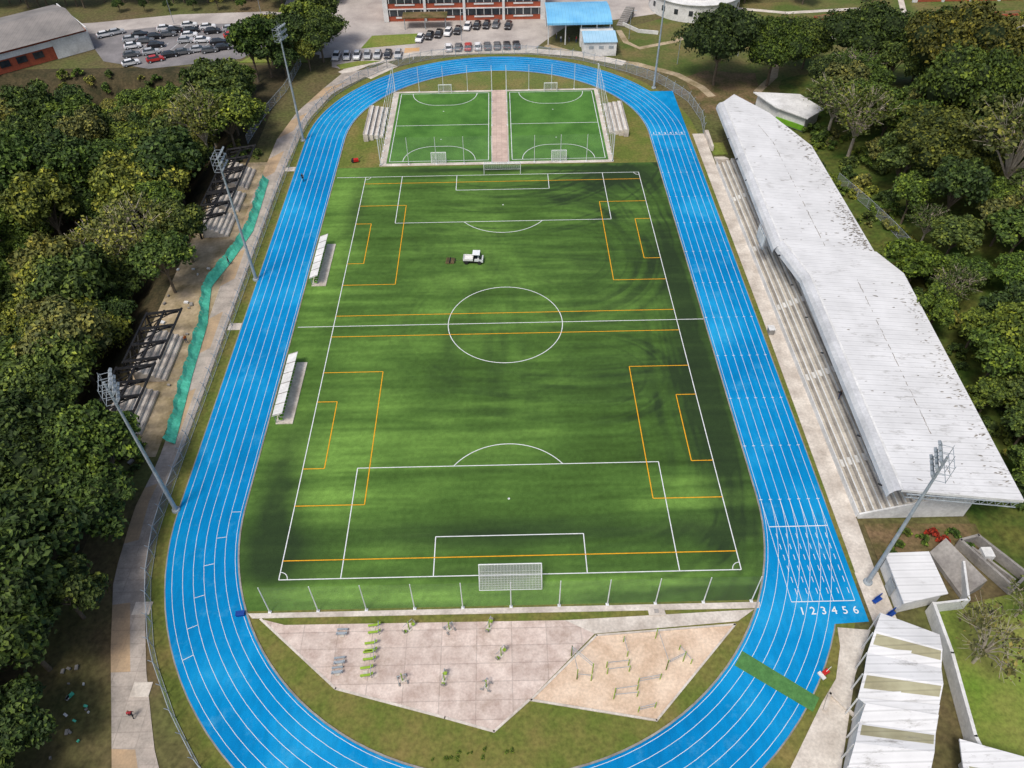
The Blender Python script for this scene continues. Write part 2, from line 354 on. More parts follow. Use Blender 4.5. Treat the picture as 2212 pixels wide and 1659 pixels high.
# ------------------------------------------------------------------ goals
def goal(name,x,y,w,hh,dep,dirn):
    e=empty(name,(x,y,0)); b=B(); r=0.07
    for s in (-1,1):
        b.cyl((s*w/2,0,0),(s*w/2,0,hh),r); b.cyl((s*w/2,0,hh),(s*w/2,dirn*dep*.45,hh-0.05),r*.5); b.cyl((s*w/2,dirn*dep*.45,hh-.05),(s*w/2,dirn*dep,0.05),r*.5); b.cyl((s*w/2,0,0.05),(s*w/2,dirn*dep,0.05),r*.5)
    b.cyl((-w/2,0,hh),(w/2,0,hh),r); b.cyl((-w/2,dirn*dep,0.05),(w/2,dirn*dep,0.05),r*.5)
    b.obj('frame',[M['white']],e)
    b=B(); k=w/2
    b.poly([(-k,0,hh),(k,0,hh),(k,dirn*dep*.45,hh-.05),(-k,dirn*dep*.45,hh-.05)]);b.poly([(-k,dirn*dep*.45,hh-.05),(k,dirn*dep*.45,hh-.05),(k,dirn*dep,.05),(-k,dirn*dep,.05)])
    for s in (-1,1): b.poly([(s*k,0,0.05),(s*k,0,hh),(s*k,dirn*dep*.45,hh-.05),(s*k,dirn*dep,.05)])
    b.obj('net',[M['netw']],e)
    b=B(); n=int(w/0.35)
    for i in range(n+1):
        xx=-k+w*i/n; b.cyl((xx,0,hh),(xx,dirn*dep*.45,hh-.05),0.009,n=3,cap=False); b.cyl((xx,dirn*dep*.45,hh-.05),(xx,dirn*dep,.05),0.009,n=3,cap=False)
    for t in np.linspace(0,1,9): b.cyl((-k,dirn*dep*(.45+.55*t),(hh-.05)*(1-t)+.05*t),(k,dirn*dep*(.45+.55*t),(hh-.05)*(1-t)+.05*t),0.009,n=3,cap=False)
    b.obj('net_cords',[M['white']],e)
goal('football_goal',0,-45.25,7.32,2.44,2.0,-1); goal('football_goal',0,45.25,7.32,2.44,2.0,1)
# ------------------------------------------------------------------ mini pitches
b=B()
b.poly([(-25.2,49.4,0.0),(22.9,49.4,0.0),(22.9,83.4,0.0),(-25.2,83.4,0.0)]); b.obj('court_surround_paving',[M['conc']])
M['miniturf']=mat('court_turf_mat',srgb(86,132,56),srgb(64,106,42),0.2,5,0.3,0.95)
M['pinkpath']=slabmat('pink_path_mat',srgb(212,188,172),srgb(190,166,152),1.1,1.1,0.8)
for (x0,x1) in ((-23.9,-2.2),(1.5,22.0)):
    b=B(); b.poly([(x0,50.4,0.02),(x1,50.4,0.02),(x1,82.6,0.02),(x0,82.6,0.02)]); b.obj('small_pitch_turf',[M['miniturf']])
    b=B(); a0,a1,y0,y1=x0+.6,x1-.6,51.1,82.0; cx=(a0+a1)/2
    b.ribbon([(a0,y0),(a1,y0)],.13,.04);b.ribbon([(a0,y1),(a1,y1)],.13,.04);b.ribbon([(a0,y0),(a0,y1)],.13,.044);b.ribbon([(a1,y0),(a1,y1)],.13,.044);b.ribbon([(a0,66.5),(a1,66.5)],.13,.04)
    for s,yy in ((1,y0),(-1,y1)):
        P=[(cx+1.5+6*math.cos(t),yy+s*6*math.sin(t)) for t in np.linspace(0,math.pi/2,14)]+[(cx-1.5+6*math.cos(t),yy+s*6*math.sin(t)) for t in np.linspace(math.pi/2,math.pi,14)]
        b.ribbon(P,.13,.048); b.ribbon([(cx-.12,yy+s*9),(cx+.12,yy+s*9)],.24,.05)
    b.obj('small_pitch_lines',[M['white']])
    goal('small_goal',cx,51.0,3.0,2.0,1.0,-1); goal('small_goal',cx,82.2,3.0,2.0,1.0,1)
b=B(); b.poly([(-2.0,50.2,0.022),(1.3,50.2,0.022),(1.3,83.3,0.022),(-2.0,83.3,0.022)]); b.obj('court_path',[M['pinkpath']])
def netfence(name,path,hh,step,mesh='netb',r=0.06,rail=False,postm='white'):
    e=empty(name); b=B(); nb=B()
    for a,c in zip(path,path[1:]):
        l=math.hypot(c[0]-a[0],c[1]-a[1]); n=max(1,round(l/step))
        for i in range(n+1):
            x=a[0]+(c[0]-a[0])*i/n; y=a[1]+(c[1]-a[1])*i/n; b.cyl((x,y,0),(x,y,hh),r,r*.8)
            b.box(x,y,0.06,0.35,0.35,0.12)
        nb.poly([(a[0],a[1],.1),(c[0],c[1],.1),(c[0],c[1],hh),(a[0],a[1],hh)])
        if rail: b.cyl((a[0],a[1],hh),(c[0],c[1],hh),.03,n=4)
    b.obj('posts',[M[postm]],e); nb.obj('net',[M[mesh]],e)
netfence('ball_net_fence',[(-27.7,-49.4),(27.7,-49.4)],5.6,5.54,r=0.07)
for x0,x1 in ((-24.9,-2.1),(1.3,22.7)):
    netfence('court_net_fence',[(x0,49.9),(x1,49.9)],6,5.9); netfence('court_net_fence',[(x0,83.2),(x1,83.2)],6,5.8)
netfence('court_net_fence',[(-25.0,49.9),(-25.0,83.2)],6,2.8,'netb',rail=True); netfence('court_net_fence',[(22.8,49.9),(22.8,83.2)],6,2.8,'netb',rail=True)
netfence('court_net_fence',[(-2.05,66),(-2.05,83.1)],5,5.6);netfence('court_net_fence',[(1.35,66),(1.35,83.1)],5,5.6)
for s,xa in ((-1,-25.6),(1,23.3)):
    b=B()
    for i in range(4):
        hz=0.42*(i+1); yy=68.0-.5*i; b.box(xa+s*(0.5+1.0*i),yy,hz/2,0.98,13.4,hz)
        b.box(xa+s*(0.5+1.0*i)-s*.42,yy,hz+0.02,0.12,13.3,0.03,1); b.box(xa+s*(0.5+1.0*i)+s*.3,yy,hz+0.012,0.3,13.3,0.02,2)
    b.obj('concrete_bleachers',[M['conc'],M['white'],M['concd']])
# ------------------------------------------------------------------ plaza & exercise area
b=B(); b.prism([(-30.2,-49.5),(28.7,-49.5),(28.4,-50.25),(-29.6,-50.1)],-.05,0.06); b.obj('turf_edge_kerb',[M['conc']])
b=B(); b.poly([(x,y,0.03) for x,y in [(-28.6,-50.2),(-25.7,-51.0),(6.1,-51.2),(9.3,-52.9),(1.7,-60.1),(-2,-63.2),(-7.1,-61.7),(-18.9,-58.4)]]); b.obj('exercise_plaza',[M['plaza']])
b=B(); b.poly([(x,y,0.036) for x,y in [(6.1,-51.2),(27.8,-50.4),(25.6,-51.8),(9.3,-52.9)]]); b.obj('concrete_path',[M['conc']])
SP=[(9.5,-53.1),(25.2,-52.2),(14.8,-62.5),(1.9,-60.1)]
b=B(); b.poly([(x,y,0.02) for x,y in SP]); b.obj('sand_court',[M['sand']])
b=B(); b.wall(SP+[SP[0]],-.02,.12,.22); b.obj('sand_court_kerb',[M['conc']])
b=B(); b.wall([(-28.6,-50.2),(-18.9,-58.4),(-7.1,-61.7),(-2,-63.2),(1.7,-60.1)],-.02,.06,.25); b.obj('plaza_kerb',[M['conc']])
b=B(); b.prism([(25.3,-55.3),(32.2,-60.6),(31.1,-62.0),(24.1,-56.9)],.03,.07); b.obj('green_carpet',[M['matgreen']])
b=B(); b.prism([(15.6,-49.9),(17.5,-49.9),(17.6,-50.9),(15.7,-50.9)],0,.15); b.box(16.6,-50.4,.17,.5,.5,.04,1); b.obj('utility_box',[M['conc'],M['concd']])
def gym(kind,x,y,rz):
    b=B()
    if kind=='bench':
        for dy in (-.42,.42):
            b.box(0,dy,.45,1.0,.26,.07,0); b.hexa([(.5,dy-.13,.45),(.95,dy-.13,.8),(.95,dy+.13,.8),(.5,dy+.13,.45),(.5,dy-.13,.52),(.92,dy-.13,.86),(.92,dy+.13,.86),(.5,dy+.13,.52)],0); b.cyl((-.4,dy,0),(-.4,dy,.42),.04,mi=1); b.cyl((.4,dy,0),(.4,dy,.42),.04,mi=1)
        b.cyl((.7,-.6,.9),(.7,.6,.9),.035,mi=1); b.cyl((.7,-.6,0),(.7,-.6,.9),.035,mi=1); b.cyl((.7,.6,0),(.7,.6,.9),.035,mi=1)
    elif kind=='walker':
        b.cyl((0,0,0),(0,0,1.7),.07,mi=0); b.cyl((-.5,0,1.3),(.5,0,1.3),.04,mi=1)
        for s in (-1,1): b.cyl((s*.45,0,1.3),(s*.45,.4,.25),.03,mi=1); b.cyl((s*.45,0,1.3),(s*.45,-.4,.25),.03,mi=1); b.box(s*.45,.4,.2,.16,.4,.05,2); b.box(s*.45,-.4,.2,.16,.4,.05,2)
    elif kind=='press':
        b.cyl((0,0,0),(0,0,1.9),.07,mi=0); b.box(-.6,0,.45,.36,.36,.06,0); b.box(-.8,0,.75,.06,.36,.5,2); b.box(.6,0,.45,.36,.36,.06,0); b.box(.8,0,.75,.06,.36,.5,2)
        b.cyl((-.6,0,0),(-.6,0,.42),.04,mi=1);b.cyl((.6,0,0),(.6,0,.42),.04,mi=1); b.cyl((-.6,0,1.7),(.6,0,1.7),.035,mi=1); b.cyl((-.6,0,1.7),(-.6,.3,1.0),.03,mi=1)
    else:
        b.box(0,0,.5,1.2,.3,.06,1); b.box(0,.6,.3,1.2,.2,.06,1)
        for s in (-1,1): b.cyl((s*.5,0,0),(s*.5,0,.5),.04,mi=1); b.cyl((s*.5,.6,0),(s*.5,.6,.3),.04,mi=1); b.cyl((s*.5,0,.5),(s*.5,-.5,1.1),.03,mi=1); b.cyl((s*.5,.6,.3),(s*.5,0,.5),.03,mi=1)
    b.box(0,0,.06,.5,.5,.05,3)
    o=b.obj({'bench':'workout_bench','walker':'air_walker','press':'chest_press_machine','rack':'situp_bench'}[kind],[M['green'],M['steel'],M['concd'],M['conc']]); o.location=(x,y,.03); o.rotation_euler[2]=rz
for k,x,y,r in [('rack',-19,-52.4,0),('bench',-15.6,-51.9,0.1),('press',-11.5,-51.9,.8),('walker',-7,-52.0,.6),('press',-2.5,-51.9,1.2),('bench',-15.75,-54.0,.1),('bench',-15.8,-55.0,.1),('rack',-18.8,-55.7,.1),('bench',-15.9,-56.8,.1),('walker',-11.8,-57.7,.3),('press',-7.3,-57.8,1.4),('walker',-2.8,-58.6,1.3),('press',-1.2,-55.2,.9),('rack',-18.9,-56.8,.1)]: gym(k,x,y,r)
def bars(pts,hh,low=None,name='pull_up_bars'):
    b=B()
    for (x0,y0),(x1,y1) in zip(pts,pts[1:]):
        b.cyl((x0,y0,hh),(x1,y1,hh),.035,mi=1)
        if low: b.cyl((x0,y0,low),(x1,y1,low),.03,mi=1)
    for x,y in pts: b.cyl((x,y,0),(x,y,hh+.15),.06,mi=0)
    b.obj(name,[M['green'],M['steel']])
bars([(6.5,-55.4),(6.9,-58.0)],2.3);bars([(6.5,-55.4),(8.6,-57.4)],2.3,1.8);bars([(6.9,-58.0),(8.4,-58.2)],1.4)
bars([(10.2,-56.8),(12.6,-56.6)],1.3,name='parallel_bars');bars([(10.2,-57.5),(12.6,-57.3)],1.3,name='parallel_bars')
bars([(10.8,-59.6),(13.2,-59.3)],1.2,name='parallel_bars');bars([(10.6,-60.2),(13.1,-60.0)],1.2,name='parallel_bars')
bars([(13.4,-58.6),(15.8,-58.2)],1.2,.6);bars([(16.0,-53.6),(16.6,-57.2)],2.3);bars([(16.6,-57.2),(18.6,-56.3)],2.2,1.8);bars([(13,-61.6),(14.8,-61.2)],1.2,.6);bars([(18.4,-55.0),(19.4,-56.6)],1.0)
bars([(12.4,-53.9),(12.6,-55.6)],1.1)
# ------------------------------------------------------------------ left walkway, fence
WL=[(-39,94),(-42.2,86.2),(-46.5,74),(-48.6,61.8),(-48.9,38),(-48.6,19.9),(-48,-1),(-47.6,-14.2),(-47.4,-27.1),(-48.1,-34.6),(-47.3,-44.6),(-44.6,-53.3),(-41.5,-62),(-38,-72)]
WR=[(-27,99),(-33,92),(-39.6,83.6),(-43.3,70),(-44.4,51.9),(-44.7,37.9),(-44.7,20),(-44.7,3.4),(-44.6,-14),(-44.6,-23.9),(-45.3,-33.2),(-44.3,-41.5),(-42.6,-47.7),(-39.8,-56),(-36.5,-64),(-32,-72)]
def lerp_path(P,n=60):
    P=[Vector((*p,0)) for p in P]; L=[0]
    for a,c in zip(P,P[1:]): L.append(L[-1]+(c-a).length)
    out=[]
    for i in range(n+1):
        t=L[-1]*i/n; j=max(k for k in range(len(L)) if L[k]<=t+1e-9); j=min(j,len(P)-2)
        out.append((P[j]+(P[j+1]-P[j])*((t-L[j])/(L[j+1]-L[j])))[:2])
    return out
A_,C_=lerp_path(WL),lerp_path(WR)
b=B()
for i in range(60):
    mi=1 if (i//3)%2 else 0
    mid0=((A_[i][0]*.45+C_[i][0]*.55),(A_[i][1]*.45+C_[i][1]*.55)); mid1=((A_[i+1][0]*.45+C_[i+1][0]*.55),(A_[i+1][1]*.45+C_[i+1][1]*.55))
    b.poly([(*A_[i],-.01),(*mid0,-.01),(*mid1,-.01),(*A_[i+1],-.01)],mi); b.poly([(*mid0,-.01),(*C_[i],-.01),(*C_[i+1],-.01),(*mid1,-.01)],0)
b.obj('paved_walkway',[M['walk'],M['walk2']])
b=B(); b.ribbon([(-39,94),(-33,100.5),(-22,104.8),(-8,106),(8,105.6),(20,103),(31,97)],3.0,-.012); b.ribbon([(-27,99),(-33,92)],4,-.02); b.obj('perimeter_path',[M['conc']])
def chain_fence(name,path,hh,step=2.6,lean=0.0,diag=True,mesh='chain',k=1.0):
    e=empty(name); b=B(); nb=B(); P=lerp_path(path,max(2,int(sum(math.hypot(c[0]-a[0],c[1]-a[1]) for a,c in zip(path,path[1:]))/step)))
    for i,p in enumerate(P):
        z0=float(th(p[0],p[1])); b.cyl((*p,z0),(*p,z0+hh),.06*k,n=5)
        if lean: b.cyl((*p,z0+hh),(p[0]-lean,p[1],z0+hh+.45),.045*k,n=4)
    for a,c in zip(P,P[1:]):
        z0=float(th(*a)); z1=float(th(*c)); b.cyl((*a,z0+hh),(*c,z1+hh),.045*k,n=4); b.cyl((*a,z0+.15),(*c,z1+.15),.035*k,n=4)
        if diag: b.cyl((*a,z0+hh*.15),(*c,z1+hh*.95),.03*k,n=3)
        nb.poly([(*a,z0),(*c,z1),(*c,z1+hh),(*a,z0+hh)])
    b.obj('posts_and_rails',[M['steel']],e); nb.obj('mesh',[M[mesh]],e)
FP=[(-28,96.5),(-34,90),(-39.6,81),(-42.6,70),(-43.7,61.6),(-43.9,39.5),(-43.9,0),(-44.0,-27.2),(-43.9,-38.2),(-42.6,-45.7),(-39.4,-54.4),(-34.9,-61.5),(-30.9,-66.5),(-27,-70)]
chain_fence('track_fence',FP,2.2,3.0,0.35)
chain_fence('track_fence',[(-28,96.5),(-18,101.5),(-6,104),(8,103.4),(20,99.5),(31,92),(38,85.5),(43,76),(44.3,66),(43.6,60.5)],2.2,3.0,-0.3)
chain_fence('hillside_fence',[(-50,100),(-50.8,85),(-53.5,72),(-54.5,60)],2.0,3)
chain_fence('hillside_fence',[(66,40),(68.5,30),(70,22),(71,14)],2.0,3)
b=B()
for (x,y) in [(-43.2,49),(-43.2,0.5),(-42.4,-48.5),(-39.5,-58)]: b.prism([(x-1.2,y-.8),(x+.8,y-.8),(x+.8,y+.8),(x-1.2,y+.8)],-.04,.02)
b.obj('access_slab',[M['conc']])
# ------------------------------------------------------------------ floodlights
def flood(x,y,face,H=23.5):
    e=empty('floodlight_mast',(x,y,0)); e.rotation_euler[2]=face
    b=B(); b.cyl((0,0,0),(0,0,H),.27,.12,n=12); b.cyl((0,0,0),(0,0,.25),.55,.5,n=12); b.obj('pole',[M['steel']],e,smooth=False)
    b=B()
    for z in (H-2.2,H-1.1,H): 
        for s in (-.55,.55): b.cyl((-1.35,s,z),(1.35,s,z),.035,n=4)
        for sx in (-1.35,-.45,.45,1.35): b.cyl((sx,-.55,z),(sx,.55,z),.03,n=4)
    for sx in (-1.35,0,1.35):
        for s in (-.55,.55): b.cyl((sx,s,H-2.3),(sx,s,H+.3),.03,n=4)
    b.cyl((-1.35,.55,H-2.2),(1.35,.55,H),.025,n=4)
    b.cyl((0,0,H),(0,0,H+1.3),.02,n=4)
    b.obj('platform_frame',[M['steel']],e)
    b=B()
    for z in (H-1.8,H-.7,H+.35):
        for sx in (-1.1,-.37,.37,1.1):
            P=[Vector((dx*.26,dy*.13,dz*.24)) for dz in(-1,1) for dx,dy in((-1,-1),(1,-1),(1,1),(-1,1))]
            R_=Matrix.Rotation(math.radians(-35),3,'X'); Q=[R_@p+Vector((sx,.75,z)) for p in P]; b.hexa(Q,0)
            f=[R_@Vector((dx*.22,.14,dz*.2))+Vector((sx,.75,z)) for dx,dz in((-1,-1),(1,-1),(1,1),(-1,1))]; b.poly(f,1)
    b.obj('lamps',[M['steel'],M['lampglass']],e)
flood(-42.6,-34.9,math.radians(-70));flood(-42.6,12.6,math.radians(-90));flood(-42.8,60.9,math.radians(-110));flood(41.9,-47.3,math.radians(70));flood(36.2,82.9,math.radians(120))
# ------------------------------------------------------------------ dugouts
for y0,y1 in ((10.4,22.4),(-20.6,-8.2)):
    e=empty('team_dugout'); b=B(); xa=-32.7
    b.prism([(xa,y0),(xa+2.4,y0),(xa+2.4,y1),(xa,y1)],-.02,.12); b.obj('base',[M['conc']],e)
    b=B(); n=5
    for i in range(n+1):
        y=y0+.2+(y1-y0-.4)*i/n; b.cyl((xa+.15,y,.1),(xa+.1,y,1.7),.05,mi=0); b.cyl((xa+.1,y,1.7),(xa+1.45,y,2.2),.05,mi=0)
    b.poly([(xa+.05,y0,.15),(xa+.05,y1,.15),(xa+.05,y1,1.72),(xa+.05,y0,1.72)],1)
    b.obj('frame',[M['steel'],M['chain']],e)
    b=B(); xr=xa+1.4; b.hexa([(xa-.1,y0-.1,1.72),(xr,y0-.1,2.28),(xr,y1+.1,2.28),(xa-.1,y1+.1,1.72),(xa-.1,y0-.1,1.78),(xr,y0-.1,2.34),(xr,y1+.1,2.34),(xa-.1,y1+.1,1.78)])
    for i in range(0,7):
        y=y0+(y1-y0)*i/6; b.hexa([(xa-.1,y-.06,1.79),(xr,y-.06,2.35),(xr,y+.06,2.35),(xa-.1,y+.06,1.79),(xa-.1,y-.06,1.82),(xr,y-.06,2.38),(xr,y+.06,2.38),(xa-.1,y+.06,1.82)],1)
    b.obj('roof',[M['whitewall'],M['concd']],e)
    b=B()
    for i in range(18):
        y=y0+.6+(y1-y0-1.2)*i/17; b.box(xa+.75,y,.5,.42,.42,.06); b.box(xa+.5,y,.75,.06,.42,.5)
    b.obj('seats',[M['seatgreen']],e)
# ------------------------------------------------------------------ grandstand
e=empty('grandstand'); b=B(); Y0,Y1=-38.2,47.0
for i in range(10):
    x0=43.7+.85*i; hz=.42*(i+1); b.box(x0+.425,(Y0+Y1)/2,hz/2,.85,Y1-Y0,hz); b.box(x0+.08,(Y0+Y1)/2,hz+.012,.16,Y1-Y0-.02,.02,1); b.box(x0+.72,(Y0+Y1)/2,hz+.006,.26,Y1-Y0-.02,.01,2)
b.box(54.7,(Y0+Y1)/2,2.1,4.6,Y1-Y0,4.18)
b.obj('steps',[M['seatstep'],M['white'],M['concd']],e)
b=B()
for y in (-30,-14,2,18,34):
    for i in range(20): b.box(43.7+.425*i+.2,y,.21*(i+1)+.03,.42,1.2,.05)
b.obj('aisle_stairs',[M['whitewall']],e)
b=B(); b.box(43.6,(Y0+Y1)/2,.5,.14,Y1-Y0,1.0); b.box(57.1,(Y0+Y1)/2,3,.25,Y1-Y0,6.0)
b.hexa([(43.7,Y0-.25,0),(57,Y0-.25,0),(57,Y0-.02,0),(43.7,Y0-.02,0),(43.7,Y0-.25,.9),(57,Y0-.25,5.2),(57,Y0-.02,5.2),(43.7,Y0-.02,.9)])
b.obj('walls',[M['whitewall']],e)
b=B(); ZT=7.7; SL=0.1
def denser(P,ys):
    out=[]
    for y in ys:
        for a,c in zip(P,P[1:]):
            if (a[1]-y)*(c[1]-y)<=0 and a[1]!=c[1]:
                t=(y-a[1])/(c[1]-a[1]); out.append((a[0]+(c[0]-a[0])*t,y)); break
    return out
def zr(x,zf): return zf-(x-46.2)*SL      # one sloping plane per roof slab
def roofsec(b,F_,K_,zf):
    n=len(F_)-1
    prof=[(0,-1.45),(.12,-.75),(.55,-.2),(1.3,0)]
    for i in range(n):
        for p,q in zip(prof,prof[1:]):
            za=zr(F_[i][0]+1.3,zf);zc=zr(F_[i+1][0]+1.3,zf)
            b.poly([(F_[i][0]+p[0],F_[i][1],za+p[1]),(F_[i+1][0]+p[0],F_[i+1][1],zc+p[1]),(F_[i+1][0]+q[0],F_[i+1][1],zc+q[1]),(F_[i][0]+q[0],F_[i][1],za+q[1])][::-1],3)
    for i in range(n):
        a=(F_[i][0]+1.3,F_[i][1],zr(F_[i][0]+1.3,zf));c=(F_[i+1][0]+1.3,F_[i+1][1],zr(F_[i+1][0]+1.3,zf))
        b.poly([(a[0]-.05,a[1],a[2]+.03),(a[0]+.25,a[1],a[2]+.03),(c[0]+.25,c[1],c[2]+.03),(c[0]-.05,c[1],c[2]+.03)],1)
    top=[(p[0]+1.3,p[1],zr(p[0]+1.3,zf)) for p in F_]+[(p[0],p[1],zr(p[0],zf)) for p in K_[::-1]]
    b.poly(top,0); b.poly([(p[0],p[1],p[2]-.25) for p in top][::-1],2)
    kk=[top[0]]+[(p[0],p[1],zr(p[0],zf)) for p in K_]+[top[n]]
    for a,c in zip(kk,kk[1:]): b.poly([a,(a[0],a[1],a[2]-.4),(c[0],c[1],c[2]-.4),c],1)
SA=([(44.9,59.3),(44.3,34),(43.6,8.6)],[(49.4,63.3),(55,56.0),(60.2,43),(60.3,7.8)])
SB=([(43.9,9.4),(45.7,.5),(44.5,-40.0)],[(60.3,8.0),(62.8,2.6),(60.4,-40.9)])
roofsec(b,*SA,ZT); roofsec(b,*SB,ZT+.35)
M['fascia']=mat('curved_fascia_mat',(0.60,0.61,0.62),(0.46,0.47,0.48),0.3,3,0.15,0.55)
b.obj('roof',[M['roof'],M['whitewall'],M['steel'],M['fascia']],e)
b=B()
def roofpt(xf,y,sec):
    F_,K_=SA if sec==0 else SB; zf=ZT if sec==0 else ZT+.35
    f=denser(F_,[y]);k_=denser(K_,[y])
    if not f or not k_: return None
    x0=f[0][0]+1.3;x1=k_[0][0]; x=x0+(x1-x0)*xf; return (x,y,zr(x,zf)+.03)
for sec,ya,yb in ((0,50,9),(1,.2,-39.5)):
    y=ya
    while y>yb:
        l=random.uniform(.15,.9)
        if random.random()<.6:
            p=roofpt(.47+random.uniform(-.004,.004),y,sec);q=roofpt(.47+random.uniform(-.004,.004),y-l,sec)
            if p and q: w_=random.uniform(.02,.05); b.poly([(p[0]-w_,p[1],p[2]),(p[0]+w_,p[1],p[2]),(q[0]+w_,q[1],q[2]),(q[0]-w_,q[1],q[2])])
        y-=l
for i in range(700):
    sec=random.choice((0,0,1)); y=random.choice((random.gauss(14,5),random.uniform(9,52))) if sec==0 else random.uniform(-39,.2); xf=random.uniform(0.02,.96) if random.random()<.15 else .97-abs(random.gauss(0,.09))
    p=roofpt(xf,y,sec)
    if p:
        s=random.uniform(.03,.13); a=random.gauss(0,.3); dx,dy=s*random.uniform(1.2,4),s*random.uniform(.5,1.0)
        b.poly([(p[0]+(u_*dx)*math.cos(a)-(v_*dy)*math.sin(a),p[1]+(u_*dx)*math.sin(a)+(v_*dy)*math.cos(a),p[2]+.03) for u_,v_ in ((-1,0),(-.3,-.8),(.8,-.5),(1,.2),(.1,.9))])
M['debris']=mat('leaf_debris_mat',(.17,.15,.12),(.27,.24,.2),1,4,.3,.9)
b.obj('roof_debris',[M['debris']],e)
b=B()
for y in np.arange(-38,47,7.6):
    b.cyl((56.3,y,4.2),(56.3,y,6.3),.2,n=8); b.cyl((56.3,y,5.0),(47.2,y,7.0),.12,n=6); b.cyl((56.3,y,6.0),(46.2,y,7.2),.1,n=6)
    for t in np.linspace(0,.9,8): b.cyl((56.3-9.3*t,y,5.0+2.0*t),(56.3-9.8*(t+.06),y,6.0+1.2*(t+.06)),.05,n=4)
    b.cyl((44.3,y,6.6),(44.3,y-.5,7.0),.12,n=6,mi=1)
b.cyl((46.5,-40.2,7.5),(60.0,-40.8,6.1),.1,n=6); b.cyl((46.5,-40.2,6.9),(60.0,-40.8,5.2),.08,n=6)
for i in range(14):
    t=i/14;t2=(i+.5)/14; b.cyl((46.5+13.5*t,-40.2-.6*t,7.5-1.4*t),(46.5+13.5*t2,-40.2-.6*t2,6.9-1.7*t2),.04,n=4);b.cyl((46.5+13.5*t2,-40.2-.6*t2,6.9-1.7*t2),(46.5+13.5*(t+1/14),-40.2-.6*t,7.5-1.4*(t+1/14)),.04,n=4)
b.obj('roof_truss',[M['steel'],M['black']],e)
b=B(); b.box(43.5,14.5,5.4,.15,4.0,2.6); 
for i in range(3): b.box(43.38,13.2+1.3*i,5.5,.08,1.0,2.0,1)
b.obj('announcer_panel',[M['steel'],M['whitewall']],e)
b=B(); b.prism([(41.2,60.5),(43.7,60.5),(43.6,47),(43.55,-38.5),(43.3,-46),(40.9,-46),(41.3,0)],-.05,.03); b.obj('grandstand_walkway',[M['conc']])
b=B(); b.box(41.6,-3.7,.55,.8,1.0,1.1); b.box(41.6,-3.7,1.13,1.0,1.2,.08,1); b.obj('control_cabinet',[M['concd'],M['whitewall']])
b=B()
for i in range(8): b.box(44.9,50.2-.4*i,.17*(i+1)/2,2.2,.4,.17*(i+1))
b.prism([(43.6,60),(44.4,60),(44.2,53),(43.8,53)],0,1.1); b.obj('entrance_stairs',[M['conc']])
b=B(); b.prism([(44,51.5),(47,51.5),(47,56.5),(44,56.5)],-.02,.02); b.obj('lawn_patch',[M['lawn']])
# ------------------------------------------------------------------ near right pavilions
Lp=[(40.0,-53.2),(38.4,-55.4),(37.0,-57.6),(35.8,-59.8),(34.4,-62.3),(34.9,-62.9),(33.8,-64.6),(32.6,-66.6),(31.4,-68.6),(30.0,-71)]
Rp=[(45.3,-55.8),(44.7,-57.6),(44.0,-59.4),(43.3,-61.2),(42.2,-63.2),(41.6,-64.2),(40.8,-65.8),(39.8,-67.6),(38.8,-69.4),(37.4,-72)]
e=empty('entrance_pavilion'); b=B()
f2=lambda A,Bb,t:(A[0]*(1-t)+Bb[0]*t,A[1]*(1-t)+Bb[1]*t)
for i in range(9):
    za=4.0+(0.4 if i%2 else 0); zb=4.0+(0.4 if (i+1)%2 else 0)
    if i==4: za=zb=4.2
    b.hexa([(*Lp[i+1],zb-.1),(*Rp[i+1],zb-.1),(*Rp[i],za-.1),(*Lp[i],za-.1),(*Lp[i+1],zb),(*Rp[i+1],zb),(*Rp[i],za),(*Lp[i],za)],0)
    if i in (1,3,6,8):
        q0=f2(Lp[i],Rp[i],.04);q1=f2(Lp[i],Rp[i],.98);q2=f2(Lp[i+1],Rp[i+1],.98);q3=f2(Lp[i+1],Rp[i+1],.04)
        u0,u1,u2,u3=f2(q0,q3,.1),f2(q1,q2,.1),f2(q1,q2,.6),f2(q0,q3,.6); zl=za*.9+zb*.1+.02; zh=za*.4+zb*.6+.02
        b.poly([(*u3,zh),(*u2,zh),(*u1,zl),(*u0,zl)],1)
b.obj('roof',[M['roof'],M['translucent']],e)
b=B()
b.wall([(40.6,-53.9),(35.4,-62.2),(31,-70.5)],0,3.7,.2); b.wall([(44.8,-56.2),(41.7,-63.4),(37.3,-71.8)],0,3.7,.2); b.wall([(40.6,-53.9),(44.8,-56.2)],0,3.7,.2)
for i in range(10): b.cyl((*Lp[i],0),(*Lp[i],3.9),.09)
b.obj('walls',[M['whitewall']],e)
e=empty('small_pavilion'); b=B()
b.hexa([(43.1,-66.2,3.4),(50,-68.6,3.4),(50,-75,3.4),(40.5,-75,3.4),(43.1,-66.2,3.6),(50,-68.6,3.9),(50,-75,3.9),(40.5,-75,3.6)])
for t in (.3,.62):
    b.poly([(43.1-2.0*t+.4,-66.3-8*t,3.66+.0),(49.9,-68.6-6*t,3.93),(49.9,-69.6-6*t,3.93),(43.1-2.0*t+.3,-67.3-8*t,3.66)][::-1],1)
b.obj('roof',[M['roof'],M['translucent']],e); b=B(); b.wall([(44,-67.5),(49.5,-69.2)],0,3.3,.2); b.wall([(44,-67.5),(42,-75)],0,3.3,.2); b.obj('walls',[M['whitewall']],e)
e=empty('equipment_shed'); b=B(); P=[(44.0,-45.5),(48.6,-45.4),(48.6,-50.2),(43.8,-51.2)]
b.prism(P,0,2.7); b.obj('walls',[M['whitewall']],e); b=B(); b.prism([(43.7,-45.2),(48.9,-45.1),(48.9,-50.5),(43.5,-51.6)],2.72,2.9); b.obj('roof',[M['roof']],e)
b=B(); b.box(43.75,-48.5,1.0,.08,1.4,2.0); b.obj('door',[M['steel']],e)
